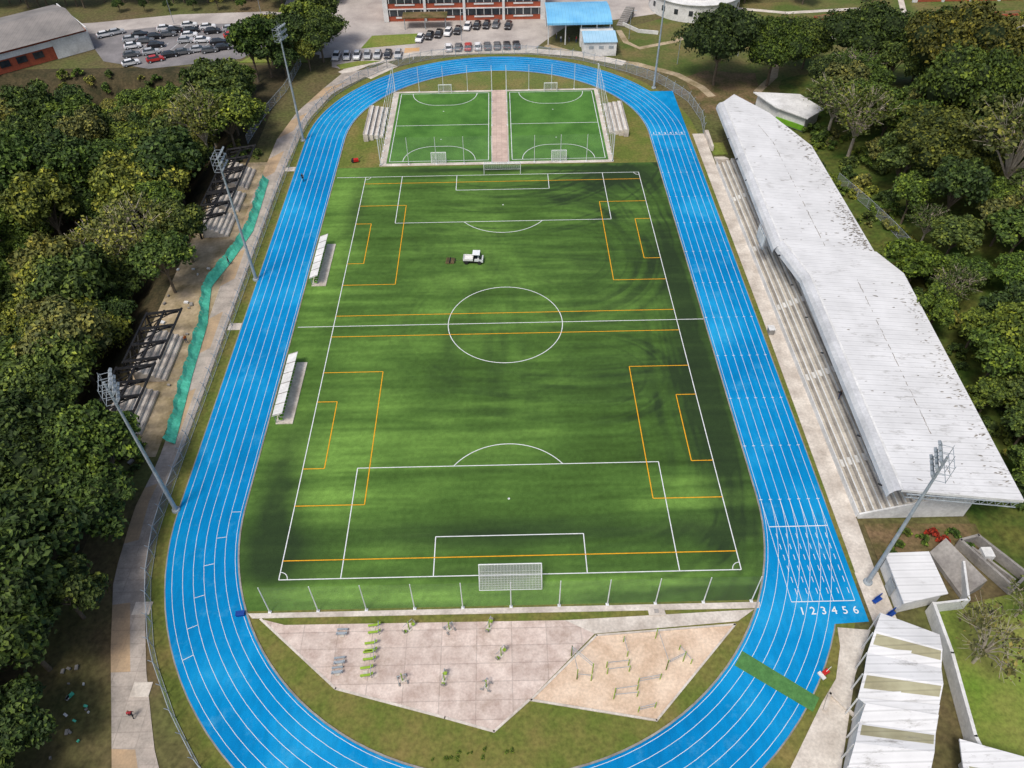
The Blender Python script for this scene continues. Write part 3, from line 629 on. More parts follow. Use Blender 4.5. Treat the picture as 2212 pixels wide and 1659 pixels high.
b=B(); b.wall([(47.3,-51.2),(46.9,-57),(45.6,-65.5),(46.0,-70)],0,2.2,.35); b.wall([(47.3,-51.2),(51.5,-50.8),(53.0,-46)],0,2.0,.25); b.obj('retaining_wall',[M['whitewall']])
b=B(); b.hexa([(50.4,-43.8,0),(52.2,-42.8,0),(54.6,-48.5,0),(51.8,-49.8,0),(50.4,-43.8,.6),(52.2,-42.8,2.0),(54.6,-48.5,2.0),(51.8,-49.8,.6)]); b.obj('concrete_ramp',[M['concd']])
b=B(); b.wall([(54.2,-42.8),(56.6,-42.2),(60,-47.5),(57.6,-49.2),(54.2,-42.8)],0,1.6,.3); b.wall([(55.4,-43.6),(58.4,-48.0)],0,1.2,.25); b.wall([(57,-44.4),(55.4,-45.4)],0,1.2,.25); b.box(56.6,-44.6,1.0,1.2,1.3,1.4,1); b.obj('service_enclosure',[M['concd'],M['whitewall']])
b=B(); b.prism([(44.2,-39.2),(58,-39.6),(58,-44.5),(50,-44.0),(44.2,-45.2)],-.04,.02); b.obj('planting_bed',[M['soil']])
b=B(); b.prism([(40.8,-46),(43.6,-46),(43.6,-53.0),(40.8,-53.0)],-.04,.025); b.prism([(36.6,-52.8),(40.2,-53.2),(36.8,-58.2),(35.2,-61.5),(31.2,-69.8),(27.2,-67.5),(32.4,-61.0),(34.6,-58.6),(36.2,-55)],-.04,.015); b.obj('side_pavement',[M['conc']])
b=B(); b.prism([(47.4,-51.2),(75,-46),(75,-80),(46.2,-80),(45.9,-65.5)],-.04,.01); b.obj('side_lawn',[M['lawn']])
b=B(); b.wall([(35.9,-63.5),(33.4,-60.2),(32.3,-61.9)],0,.35,.3); b.obj('low_planter_wall',[M['conc']])
b=B(); b.box(33.6,-58.0,.35,.7,.45,.35,1,.5); b.box(33.1,-58.3,.2,.4,.9,.2,0,.5); b.cyl((33.6,-58,.5),(34.1,-57.7,1.0),.03,mi=0); b.obj('roller_cart',[M['whitewall'],M['red']])
for x,y in ((42.0,-49.8),(42.9,-51.6),(42.2,-52.3)):
    b=B(); b.box(0,0,.45,1.2,.5,.08,0,.5); b.box(.1,.25,.75,1.2,.08,.5,0,.5); b.cyl((-.4,-.2,0),(-.4,-.2,.45),.04); b.cyl((.4,.2,0),(.4,.2,.45),.04)
    b.obj('blue_bench',[M['bluep']],loc=(x,y,.02))
b=B(); b.box(-31.0,-49.6,.2,.9,.5,.4,0,.1); b.box(-31.0,-49.6,.42,1.0,.6,.05,0,.1); b.obj('blue_crate',[M['bluep']])
b=B(); b.box(-30.2,51.3,.5,1.0,.7,.5,0,.3); b.cyl((-30.8,51.7,.45),(-30.8,50.9,.45),.35,n=10,mi=1); b.cyl((-29.6,51.3,.6),(-28.8,51.6,1.1),.05,mi=1); b.obj('red_line_roller',[M['red'],M['tyre']])
# ------------------------------------------------------------------ construction on the left
def framework(xs0,xs1,y0,y1,n):
    e=empty('unfinished_bleachers'); b=B()
    for i in range(6): b.box(xs1-.5-.75*i,(y0+y1)/2,.2+.2*i,.74,(y1-y0)*.92,.4+.4*i,0); b.box(xs1-.25-.75*i,(y0+y1)/2,.412+.4*i,.15,(y1-y0)*.9,.02,1)
    b.obj('steps',[M['conc'],M['concd']],e); b=B()
    for i in range(n+1):
        y=y0+(y1-y0)*i/n
        b.cyl((xs0,y,-.5),(xs0+.3,y,4.6),.2,n=5); b.cyl((xs0+.3,y,4.6),(xs1+.9,y,5.4),.22,n=5); b.cyl((xs0+.3,y,3.8),(xs1+.3,y,5.0),.14,n=5); b.cyl((xs0,y,1.5),(xs1-2.2,y,4.5),.13,n=4)
        for t in (0.15,.4,.65,.9): b.cyl((xs0+.3+(xs1-xs0)*t,y,3.8+1.2*t),(xs0+.3+(xs1-xs0)*(t-.12),y,4.6+.8*(t-.12)),.08,n=4)
    for t,z in ((0,4.6),(.5,5.0),(1.0,5.4)):
        x=xs0+.3+(xs1-xs0+.6)*t; b.cyl((x,y0-.4,z),(x,y1+.4,z),.18,n=4)
    for i in range(n):
        a=y0+(y1-y0)*i/n; c=y0+(y1-y0)*(i+1)/n; b.cyl((xs0+.3,a,4.6),(xs1+.4,c,5.4),.09,n=4); b.cyl((xs0,a,.2),(xs0,c,4.4),.1,n=4)
    b.obj('steel_frame',[M['black']],e)
for (a,c,n) in ((25,32.5,2),(33.2,40,2),(41,49,2)): framework(-55.2,-50.2,a,c,n)
framework(-56.2,-51.0,-22.5,-13.5,3); framework(-55.6,-50.6,-12,-1.5,3)
b=B(); b.poly([(-57,-26,-.035),(-48,-26,-.035),(-48,52,-.035),(-57,52,-.035)]); b.obj('construction_ground',[M['dirt']])
NP=[(-47.6,44.8),(-47.2,36),(-46.9,27),(-48.6,18),(-50.4,10.8),(-49.4,5),(-48.6,1.3),(-47.9,-10),(-46.6,-23.9)]
b=B(); P=lerp_path(NP,90)
for i in range(90):
    w0=.2*math.sin(i*1.3)+.12*math.sin(i*.47);w1=.2*math.sin((i+1)*1.3)+.12*math.sin((i+1)*.47)
    a,c=P[i],P[i+1]
    b.poly([(a[0]+.7,a[1],.1),(c[0]+.7,c[1],.1),(c[0]+w1,c[1],.8),(a[0]+w0,a[1],.8)]); b.poly([(a[0]+w0,a[1],.8),(c[0]+w1,c[1],.8),(c[0]-.35+w1,c[1],1.5+w0*.5),(a[0]-.35+w0,a[1],1.5+w1*.5)])
b.obj('debris_netting',[M['teal']])
b=B()
for k in range(30):
    x,y=random.uniform(-48.5,-45),random.uniform(-72,-54); s=random.uniform(.2,.6); b.box(x-.8+(-y-54)*.22,y,.15,s,s*.6,.2,random.choice([0,2,1,2]),random.random()*3)
for k in range(18):
    x,y=random.uniform(-57,-50),random.uniform(-30,24); s=random.uniform(.3,.9); b.box(x,y,.15,s,s*.6,.25,random.choice([0,2]),random.random()*3)
b.obj('rubble_pile',[M['whitewall'],M['teal'],M['concd']])
# ------------------------------------------------------------------ vehicles
def carmesh():
    b=B()
    prof=[(-2.15,.35),(-2.2,.75),(-2.05,.92),(-1.35,.98),(1.0,.98),(1.95,.86),(2.15,.7),(2.15,.35)]
    def loft(prof,ws,mi):
        n=len(prof)
        for i in range(n-1):
            a,c=prof[i],prof[i+1]; b.poly([(a[0],-ws[i],a[1]),(a[0],ws[i],a[1]),(c[0],ws[i+1],c[1]),(c[0],-ws[i+1],c[1])],mi)
        for s in (-1,1): b.poly([(p[0],s*w,p[1]) for p,w in zip(prof,ws)],mi)
    loft(prof,[.82,.86,.84,.82,.84,.8,.78,.82],0)
    b.poly([(-2.15,-.8,.35),(2.15,-.8,.35),(2.15,.8,.35),(-2.15,.8,.35)],2)
    T=[(-1.85,.97,.76),(-1.3,1.42,.6),(.35,1.44,.6),(1.1,.97,.76)]
    def P3(i,s): x,z,w=T[i]; return (x,s*w,z)
    b.poly([P3(0,-1),P3(0,1),P3(1,1),P3(1,-1)],1);b.poly([P3(3,1),P3(3,-1),P3(2,-1),P3(2,1)],1);b.poly([P3(1,-1),P3(1,1),P3(2,1),P3(2,-1)],0)
    for s in (-1,1): b.poly([P3(0,s),P3(1,s),P3(2,s),P3(3,s)],1)
    b.hexa([(-1.3,-.57,1.40),(.35,-.57,1.42),(.35,.57,1.42),(-1.3,.57,1.40),(-1.25,-.55,1.46),(.3,-.55,1.47),(.3,.55,1.47),(-1.25,.55,1.46)],0)
    for x in (-1.35,1.35):
        for s in (-1,1): b.cyl((x,s*.66,.33),(x,s*.88,.33),.33,n=12,mi=2); b.cyl((x,s*.885,.33),(x,s*.89,.33),.19,n=8,mi=3)
    for s in (-1,1): b.box(2.12,s*.6,.68,.08,.3,.14,3); b.box(-2.17,s*.62,.78,.06,.28,.14,4); b.box(.75,s*.95,.98,.16,.16,.1,0)
    me=b.obj('tmp',[M['paint'],M['glass'],M['tyre'],M['lampglass'],M['red']]); d=me.data; bpy.data.objects.remove(me); return d
CAR=carmesh()
WHT,BLK,GRY,SIL,RED=(.75,.75,.75,1),(.015,.015,.018,1),(.12,.125,.13,1),(.42,.43,.44,1),(.45,.03,.025,1)
def car(x,y,rz,c,s=1.0,z=None):
    o=bpy.data.objects.new('parked_car',CAR); o.location=(x,y,0.0 if z is None else z); o.rotation_euler[2]=math.radians(rz); o.scale=(s,s,s); o.color=c; sc.collection.objects.link(o)
for i,c in enumerate([WHT,WHT,WHT,SIL,SIL,BLK,SIL]): car(-41.5+2.6*i,103.2+.1*i,-90+random.uniform(-4,4),c)
for (x,y,c) in [(-21,115.6,WHT),(-18.6,117.2,BLK),(-16.2,118.3,BLK),(-13.7,119.4,WHT),(-11.2,120.4,BLK),(-8.6,123,WHT),(-6.1,123.6,BLK),(-3.5,123.9,BLK),(-.9,124.2,GRY),(2.4,123.2,BLK)]: car(x,y-2,-100,c)
for i,c in enumerate([WHT,GRY,RED,WHT,GRY,GRY,BLK,BLK]): car(-13.2+2.5*i,107.3+.12*i,90+random.uniform(-4,4),c)
for (x,y,r,c) in [(-93.7,115.4,10,GRY),(-92,118,12,BLK),(-89,119.5,12,GRY),(-88,122,12,BLK),(-90,112.4,12,BLK),(-83,115,8,SIL),(-78.6,115,8,WHT),(-77.5,121,12,BLK),(-79.5,124,12,WHT),(-71.5,118,20,RED),(-87.5,103.4,25,RED),(-93,101.4,30,WHT),(-84.5,106,20,BLK),(-81.6,107.5,20,GRY),(-78,109,15,SIL),(-72,110,15,BLK),(-106,120,30,WHT),(-103.5,121.5,30,SIL),(-85,125.5,12,WHT),(-91,123.5,12,WHT),(-96,112,20,WHT),(-75,108.5,15,GRY),(-98,116.5,20,SIL),(-62,128,5,GRY),(-60,126,60,WHT),(-83,118.5,10,WHT),(-83.5,121.8,10,BLK),(-96.5,119.5,12,BLK),(-73,122.5,12,SIL),(-68,113.5,15,WHT),(-74,113.5,12,BLK),(-90,108,20,SIL),(-94.5,106.5,22,GRY)]: car(x,y,r,c)
e=empty('utility_truck',(-5.4,16.4,0.0)); e.rotation_euler[2]=math.radians(-4); e.scale=(1.1,1.1,1.1)
b=B()
for x in (-1.05,1.05):
    for s in (-1,1): b.cyl((x,s*.55,.3),(x,s*.78,.3),.3,n=12)
b.obj('wheels',[M['tyre']],e)
b=B(); b.box(0,0,.42,3.1,1.2,.18,1); b.box(1.35,0,.62,.5,1.3,.5,0); b.hexa([(.2,-.62,.5),(1.5,-.62,.5),(1.5,.62,.5),(.2,.62,.5),(.3,-.6,.95),(1.45,-.6,.85),(1.45,.6,.85),(.3,.6,.95)],0)
b.box(.55,0,1.78,1.15,1.3,.07,0); b.obj('cab_body',[M['white'],M['black']],e)
b=B(); b.hexa([(1.1,-.58,.88),(1.45,-.58,.86),(1.45,.58,.86),(1.1,.58,.88),(1.0,-.56,1.73),(1.1,-.56,1.73),(1.1,.56,1.73),(1.0,.56,1.73)]); b.obj('windscreen',[M['glass']],e)
b=B()
for x in (.05,1.05):
    for s in (-1,1): b.cyl((x,s*.58,.8),(x,s*.58,1.75),.03)
b.box(.45,0,.85,.5,1.0,.2); b.box(.2,0,1.1,.12,1.0,.5); b.obj('frame_and_seat',[M['black']],e)
b=B(); b.box(-.75,0,.62,1.55,1.3,.06); 
for s in (-1,1): b.box(-.75,s*.64,.8,1.55,.05,.34)
b.box(-1.52,0,.8,.05,1.3,.34);b.box(.02,0,.8,.05,1.3,.34); b.obj('cargo_bed',[M['whitewall']],e)
b=B(); b.cyl((-1.6,0,.35),(-3.0,0,.2),.035); b.cyl((-2.9,-.6,.15),(-2.9,.6,.15),.05); b.box(-3.7,0,.12,1.3,1.5,.1,1); b.box(-3.7,0,.2,.1,1.5,.1,0)
for k in range(6): b.box(-3.2-.2*k,0,.19,.05,1.5,.05,0)
b.obj('drag_brush',[M['black'],M['soil']],e)
# ------------------------------------------------------------------ campus at the top
b=B(); b.poly([(x,y,-.04) for x,y in [(-62,126),(-52,108),(-43,104),(-42,98),(-38,96),(-22,103.5),(8,105),(12,112),(18,121),(60,134),(60,180),(-62,180)]]); b.obj('campus_pavement',[M['asphalt']])
b=B(); b.poly([(x,y,-.045) for x,y in [(-101,104),(-88,99),(-66,104),(-61,112),(-66,128),(-104,132),(-112,121)]]); b.obj('parking_lot',[M['asphaltd']])
b=B(); b.ribbon([(-175,120),(-112,126),(-90,131),(-66,132),(-50,128),(-44,118),(-42,104)],8,-.03); b.obj('campus_road',[M['asphalt']])
b=B()
for i in range(10): b.ribbon([(-97+2.8*i,108.6+.5*i-0.3),(-96+2.8*i,113.4+.5*i)],.12,-.02)
for i in range(9): b.ribbon([(-42.8+2.6*i,101.4),(-42.8+2.6*i,105.6)],.1,-.02); b.ribbon([(-14.4+2.5*i,105.4),(-14.4+2.5*i,109.8)],.1,-.02)
b.obj('parking_bay_lines',[M['white']])
b=B()
for i in range(6): b.ribbon([(-24.6,104.6+.75*i),(-20.8,104.8+.75*i)],.35,-.018)
b.obj('crosswalk',[M['yellow']])
b=B()
for P in ([(-36,109),(-22,111.5),(-21,118),(-34,117)],[(-39.5,96.5),(-30,101),(-36,101),(-41,99)],[(-66,101.5),(-48,101),(-52,107),(-62,108)]): b.prism(P,-.05,.08)
b.obj('planted_island',[M['lawn']])
def facade_building(name,x0,x1,y0,y1,floors,fh,bays):
    e=empty(name); b=B(); H=floors*fh
    b.box((x0+x1)/2,(y0+y1)/2+.3,H/2,x1-x0-.2,y1-y0,H,0); b.obj('walls',[M['brick']],e)
    w_=B(); g=B(); c=B()
    for f in range(floors):
        z0=f*fh
        g.box((x0+x1)/2,y0+.26,z0+fh*.66,x1-x0-.6,.12,fh*.5); w_.box((x0+x1)/2,y0+.16,z0+fh*.97,x1-x0,.3,.22)
        for k in range(bays*5): c.box(x0+(x1-x0)*(k+.5)/(bays*5),y0+.18,z0+fh*.66,.14,.1,fh*.5)
        for k in range(bays): c.box(x0+(x1-x0)*(k+.5)/bays,y0+.17,z0+fh*.3,(x1-x0)/bays*.5,.08,fh*.12)
    for k in range(bays+1): w_.box(x0+(x1-x0)*k/bays,y0+.1,H/2,1.3 if k in (0,bays) else .7,.6,H)
    g.obj('windows',[M['glass']],e); w_.obj('columns_and_slabs',[M['whitewall']],e); c.obj('mullions',[M['whitewall']],e)
    r=B(); r.box((x0+x1)/2,(y0+y1)/2,H+.15,x1-x0+.6,y1-y0+.8,.3); r.obj('roof',[M['roofgrey']],e)
facade_building('brick_faculty_building',-31,12,126.5,142,4,3.3,4)
b=B(); b.box(-20,122.5,3.1,12,4,.25,0)
for x in (-25.5,-20,-14.5): b.cyl((x,121,0),(x,121,3),.12,mi=1)
b.obj('entrance_canopy',[M['soil'],M['steel']])
facade_building('brick_faculty_building',62,84,139,152,2,3.3,3); facade_building('brick_faculty_building',118,150,134,148,2,3.2,4)
e=empty('covered_sports_hall'); b=B(); n=14
z=lambda t:5.0+1.6*math.sin(math.pi*(.15+.7*t)); y=lambda t:108.2+14.5*t
for i in range(n):
    t0=i/n;t1=(i+1)/n
    b.poly([(12.2,y(t0),z(t0)),(28.8,y(t0),z(t0)),(28.8,y(t1),z(t1)),(12.2,y(t1),z(t1))],0)
    for xx in (12.2,28.8): b.poly([(xx,y(t0),z(t0)),(xx,y(t1),z(t1)),(xx,y(t1),5.3),(xx,y(t0),5.3)],1)
b.box(20.5,108.15,5.5,16.6,.12,.5,0)
b.obj('roof',[M['roofblue'],M['whitewall']],e); b=B()
for x in (12.6,17,21,25,28.4):
    for yy in (109,121.5): b.cyl((x,yy,0),(x,yy,5.6),.15)
b.box(20.5,121.8,1.5,16,.2,3,0)
b.obj('columns',[M['whitewall']],e)
e=empty('white_kiosk'); b=B(); b.box(25.2,104.3,1.7,8.3,5.6,3.4); b.box(24.9,108.6,2,8.4,2.4,4); b.obj('walls',[M['whitewall']],e)
b=B(); b.hexa([(21,101.2,3.45),(29.5,101.2,3.45),(29.5,107.3,3.9),(21,107.3,3.9),(21,101.2,3.6),(29.5,101.2,3.6),(29.5,107.3,4.05),(21,107.3,4.05)]); b.obj('roof',[M['rooflblue']],e)
b=B()
for x in (23,25.5,28): b.box(x,101.47,2.2,1.2,.08,.7)
b.obj('windows',[M['steel']],e)
e=empty('curved_white_building'); b=B(); CXr,CYr,RR=55,134,12.5
b.cyl((CXr,CYr,0),(CXr,CYr,4.6),RR,RR,n=40); b.cyl((CXr,CYr,4.6),(CXr,CYr,4.75),RR+.5,RR+.5,n=40); b.cyl((CXr,CYr,4.75),(CXr,CYr,7.6),RR-3,RR-3,n=32); b.obj('walls',[M['whitewall']],e)
b=B()
for a in np.linspace(math.radians(180),math.radians(330),9): b.box(CXr+(RR+.02)*math.cos(a),CYr+(RR+.02)*math.sin(a),2.4,.08,1.1,1.3,0,a)
for a in np.linspace(math.radians(180),math.radians(330),9): b.box(CXr+(RR-2.98)*math.cos(a),CYr+(RR-2.98)*math.sin(a),6.3,.08,1.2,1.2,0,a)
b.obj('windows',[M['glass']],e)
b=B(); b.wall([(33.5,121),(37,116),(42,114.5)],0,.9,.25); b.obj('garden_wall',[M['whitewall']])
e=empty('white_sports_office'); b=B(); P=[(57.5,72),(66,70.5),(69,64),(65,60.5),(60.5,65)]
b.prism(P,0,3.2); b.obj('walls',[M['whitewall']],e); b=B(); b.prism([(56.6,72.6),(66.6,71.1),(69.8,63.8),(65,59.6),(59.7,65)],3.22,3.45); b.obj('roof',[M['whitewall']],e)
b=B(); b.prism([(60.3,64.9),(60.1,64.8),(64.8,60.3),(65,60.4)],.3,1.4); b.obj('green_band',[M['seatgreen']],e)
e=empty('brick_hall'); ang=math.atan2(15,18)
def loc2(u,v): return (-124+u*math.cos(ang)-v*math.sin(ang),97+u*math.sin(ang)+v*math.cos(ang))
b=B(); P=[loc2(-40,0),loc2(23,0),loc2(23,22),loc2(-40,22)]; b.prism(P,0,5.0,0)
b.obj('walls',[M['brick']],e)
b=B(); b.prism([loc2(23.05,-.1),loc2(23.3,-.1),loc2(23.3,22),loc2(23.05,22)],0,5.6); b.wall([loc2(-40,-.15),loc2(23,-.15)],3.2,4.5,.12); b.wall([loc2(14,-.25),loc2(23,-.25)],0,4.6,.12); b.obj('gable_wall',[M['whitewall']],e)
b=B()
for v0,v1,z0,z1 in ((-1,11,5.2,7.4),(11,23,7.4,5.2)):
    p=[loc2(-40,v0),loc2(22.6,v0),loc2(22.6,v1),loc2(-40,v1)]; b.poly([(*p[0],z0),(*p[1],z0),(*p[2],z1),(*p[3],z1)])
b.obj('roof',[M['roofgrey']],e)
b=B()
for u in range(-38,14,4): 
    p=loc2(u,-.1); b.box(p[0],p[1],2.1,2.4,.15,1.5,0,ang)
b.obj('windows',[M['glass']],e)
b=B(); b.poly([(x,y,-.05) for x,y in [(31,100),(40,92),(46,84),(50,70),(60,76),(84,92),(100,92),(160,95),(200,150),(60,134),(31,118)]]); b.obj('campus_lawn',[M['parklawn']])
b=B(); b.prism([(44,88),(50,92),(62,90),(60,76),(52,68),(46,70)],-.06,-.035); b.obj('bare_soil_patch',[M['soil']])
b=B(); b.ribbon([(12,109),(24,99.8),(34,96.5),(43,90),(47.5,83),(49,78)],2.0,-.028); b.ribbon([(32,118),(33,110),(36,106),(46,110),(55,118)],1.6,-.025); b.ribbon([(60,80),(66,88),(70,100),(68,112),(62,126)],1.8,-.026); b.obj('dirt_path',[M['dirt']])
b=B(); b.ribbon([(88,92),(96,104),(104,112),(112,126),(116,140)],1.6,-.02); b.ribbon([(80,116),(96,104),(118,98),(140,96)],1.6,-.024); b.ribbon([(104,112),(124,112),(150,118)],1.6,-.028); b.ribbon([(60,134),(80,128),(100,130),(112,126)],1.8,-.03); b.obj('garden_path',[M['conc']])
for x,y_,r in ((90,124,.3),(124,120,-.1),(132,106,.2),(98,118,.3),(140,124,.1)):
    b=B(); b.box(0,0,.2,7,2.4,.5,0,r); b.box(0,0,.47,6.4,1.8,.06,1,r)
    b.obj('brick_planter',[M['brick'],M['soil']],loc=(x,y_,0))
b=B()
for i in range(10): b.box(33+.35*i,121+.8*i,.1+.12*i,2.4,.8,.2+.2*i,0,-.4)
b.obj('outdoor_stairs',[M['concd']])
def lamp(x,y,H=7):
    b=B(); z0=float(th(x,y)); b.cyl((0,0,0),(0,0,H),.08,.05); b.cyl((0,0,H),(.9,0,H+.15),.04); b.box(1.1,0,H+.15,.6,.2,.1,1); b.obj('street_lamp',[M['steel'],M['lampglass']],loc=(x,y,z0))
for x,y_ in ((-66,130),(-46,112),(-10,113),(34,112),(44,96),(60,100),(90,110),(118,104),(-90,128)): lamp(x,y_)
# ------------------------------------------------------------------ trees
def tree_mesh(seed,H,R,flat,nl,leaves,ls,sparse=False,core=True,bark='bark',sub=3):
    r=np.random.default_rng(seed); b=B(); zc=H-R*flat
    main=[]; lobes=[]
    ecc=r.uniform(.75,1.25)
    for i in range(nl):
        a=i*2.399+r.uniform(-.5,.5); uz=1-1.25*(i+.5)/nl+r.uniform(-.12,.12); uz=min(max(uz,-.35),1); s=math.sqrt(max(0,1-uz*uz)); k=r.uniform(.45,.85)
        main.append((R*k*s*math.cos(a)*ecc,R*k*s*math.sin(a)/ecc,zc+R*flat*k*uz+r.uniform(-.3,.3),R*r.uniform(.2,.38)))
    for (x,y,z,q) in main:
        lobes.append((x,y,z,q))
        for _ in range(sub):
            d=r.normal(size=3); d/=np.linalg.norm(d); d[2]=abs(d[2])*.7-.1; rr=q*r.uniform(.3,.55); lobes.append((x+d[0]*q*.95,y+d[1]*q*.95,z+d[2]*q*.95,rr))
    b.cyl((0,0,-1.5),(0,0,zc*.55),.045*H*.6,.03*H*.6,n=8,mi=0)
    b.cyl((0,0,zc*.55),(r.uniform(-.3,.3),r.uniform(-.3,.3),zc),.03*H*.6,.012*H,n=6,mi=0)
    for (x,y,z,q) in main[::(1 if sparse else 2)]:
        m_=(x*.45,y*.45,zc*.6+(z-zc*.6)*.6); b.cyl((0,0,zc*.5),m_,.011*H,.008*H,n=5,mi=0); b.cyl(m_,(x,y,z),.008*H,.004*H,n=4,mi=0)
        if sparse:
            for k in range(6):
                d=r.normal(size=3); d/=np.linalg.norm(d); b.cyl((x*.7,y*.7,zc*.6+(z-zc*.6)*.85),(x+d[0]*q*1.3,y+d[1]*q*1.3,z+abs(d[2])*q),.0045*H,.002*H,n=3,mi=0)
    V=np.array(b.v); nb=len(V); F=[tuple(f) for f in b.f]; MI=list(b.m)
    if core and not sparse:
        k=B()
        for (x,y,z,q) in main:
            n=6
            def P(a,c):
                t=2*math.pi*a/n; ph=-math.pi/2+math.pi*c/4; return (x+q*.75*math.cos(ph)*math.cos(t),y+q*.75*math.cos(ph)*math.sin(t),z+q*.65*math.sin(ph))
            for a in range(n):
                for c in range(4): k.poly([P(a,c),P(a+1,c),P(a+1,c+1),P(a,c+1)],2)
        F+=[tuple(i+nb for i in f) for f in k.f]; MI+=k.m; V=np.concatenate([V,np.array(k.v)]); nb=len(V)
    L=np.array(lobes); wgt=L[:,3]**1.7; li=r.choice(len(L),leaves,p=wgt/wgt.sum())
    d=r.normal(size=(leaves,3)); d/=np.linalg.norm(d,axis=1)[:,None]; d[:,2]=np.where(r.random(leaves)<.65,np.abs(d[:,2]),d[:,2])
    rad=L[li,3]*(r.uniform(.7,1.2,leaves) if not sparse else r.uniform(.2,1.3,leaves))
    C=L[li,:3]+d*rad[:,None]*np.array([1,1,.85])
    nrm=d+r.normal(size=(leaves,3))*.7; nrm[:,2]+=.3; nrm/=np.linalg.norm(nrm,axis=1)[:,None]
    t=np.cross(nrm,r.normal(size=(leaves,3))); t/=np.linalg.norm(t,axis=1)[:,None]; u=np.cross(nrm,t)
    s=(ls*r.uniform(.5,1.4,leaves))[:,None]
    Q=np.stack([C-t*s*.5,C+u*s*.32+nrm*s*.08,C+t*s*.5,C-u*s*.32+nrm*s*.08],1).reshape(-1,3)
    V=np.concatenate([V,Q]); k0=nb; F+=[(k0+4*i,k0+4*i+1,k0+4*i+2,k0+4*i+3) for i in range(leaves)]; MI+=[1]*leaves
    me=bpy.data.meshes.new('tree'); me.from_pydata(V.tolist(),[],F); me.materials.append(M[bark]); me.materials.append(M['leaf']); me.materials.append(M['core']); me.polygons.foreach_set('material_index',MI); me.update(); return me
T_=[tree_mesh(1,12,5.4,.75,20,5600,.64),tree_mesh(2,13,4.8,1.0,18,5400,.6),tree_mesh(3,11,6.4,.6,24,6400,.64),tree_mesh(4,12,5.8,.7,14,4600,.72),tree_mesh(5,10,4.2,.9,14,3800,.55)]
T_+= [tree_mesh(6,12,5.5,.7,22,2400,.5,True,False,'palebark')]
BIG=[tree_mesh(7,15,8.5,.7,34,12500,.64),tree_mesh(8,17,9.5,.65,42,15000,.68)]
SP_=tree_mesh(9,6,3.6,.6,16,520,.4,True,False,'palebark')
CG=[(.055,.10,.022),(.08,.13,.026),(.04,.072,.022),(.11,.155,.03),(.14,.17,.036),(.07,.105,.03),(.12,.135,.05),(.05,.082,.022),(.16,.17,.05)]
DG=[(.045,.078,.02),(.056,.095,.022),(.038,.066,.02),(.068,.10,.028)]
def tree(me,x,y,s=1.0,c=None,name='broadleaf_tree',sz=None,z=None):
    o=bpy.data.objects.new(name,me); o.location=(x,y,float(th(x,y)) if z is None else z); o.rotation_euler[2]=random.uniform(0,6.28); o.scale=(s,s,sz or s*random.uniform(.85,1.15)); c=c or random.choice(CG); j=random.uniform(.85,1.2); o.color=(c[0]*j,c[1]*j,c[2]*j,1); sc.collection.objects.link(o); return o
pts=[]
def scatter(n,fn,dmin,xr,yr):
    for _ in range(n):
        x,y=random.uniform(*xr),random.uniform(*yr)
        if not fn(x,y): continue
        if any((x-a)**2+(y-c)**2<dmin*dmin for a,c in pts): continue
        pts.append((x,y)); yield x,y
def leftok(x,y):
    xl=-77-(y+8.5)*.45-12; xb=-61.5 if -28<y<54 else (-51.5 if y<-28 else -55.5)
    if y<-50: xb=-50.5+(-50-y)*.3
    return xl<x<xb and y<(94 if x>-62 else 86)
specials=[(-67,37,BIG[0],1.0,(.17,.195,.04)),(-67,-3,BIG[0],.8,(.15,.18,.035)),(-60.5,53,T_[5],1.1,(.12,.14,.04)),(-72,20,T_[5],1.3,(.13,.15,.04)),(-64,-14,T_[2],1.0,(.08,.12,.03)),(-61,16,T_[5],1.2,(.14,.16,.05)),(-63,64,T_[5],1.2,(.10,.12,.04)),(-84,52,BIG[1],.8,(.05,.09,.02)),(-60,-36,BIG[0],.95,(.045,.075,.018)),
 (-51.2,-38,T_[2],1.0,DG[0]),(-50.6,-30.5,T_[0],.95,DG[1]),(-53,-46,T_[3],1.15,DG[2]),(-49,-49.5,T_[4],1.0,DG[3]),(-50.5,-55.5,T_[0],1.0,DG[0]),(-56,-52,T_[2],1.1,DG[1]),(-48,-63,T_[4],1.0,DG[2]),(-57,-62,T_[3],1.1,DG[0]),(-56,-30,T_[2],.9,DG[1]),
 (-54.8,18,T_[0],.85,(.08,.11,.03)),(-55.5,9.5,T_[3],.85,(.06,.1,.025))]
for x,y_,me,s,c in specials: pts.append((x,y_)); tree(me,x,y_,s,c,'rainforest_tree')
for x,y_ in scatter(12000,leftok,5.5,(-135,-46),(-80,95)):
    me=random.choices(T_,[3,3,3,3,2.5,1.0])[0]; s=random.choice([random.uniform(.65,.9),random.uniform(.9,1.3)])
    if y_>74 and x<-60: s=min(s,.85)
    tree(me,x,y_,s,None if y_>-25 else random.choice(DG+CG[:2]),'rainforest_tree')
for x,y_,s,k in [(-57,100,1.0,1),(-52,99,1.0,2),(-56,93,1.1,3),(-48.5,104,1.1,1),(-50,110,1.0,1),(-47,96,.9,4),(-52,92,.9,4),(-57,107,.7,3)]: tree(T_[k],x,y_,s,random.choice(CG[1:5]))
tree(BIG[0],-44.5,101,.76,(.06,.095,.025)); tree(T_[1],-46,110,1.1,(.06,.09,.025))
for i in range(34): tree(random.choice(T_[:5]),-150+i*3.4+random.uniform(-1,1),141+random.uniform(0,8),random.uniform(.6,.9),name='roadside_tree')
for i in range(6): tree(T_[4],-108+i*7,137.5,random.uniform(.3,.45),name='roadside_tree')
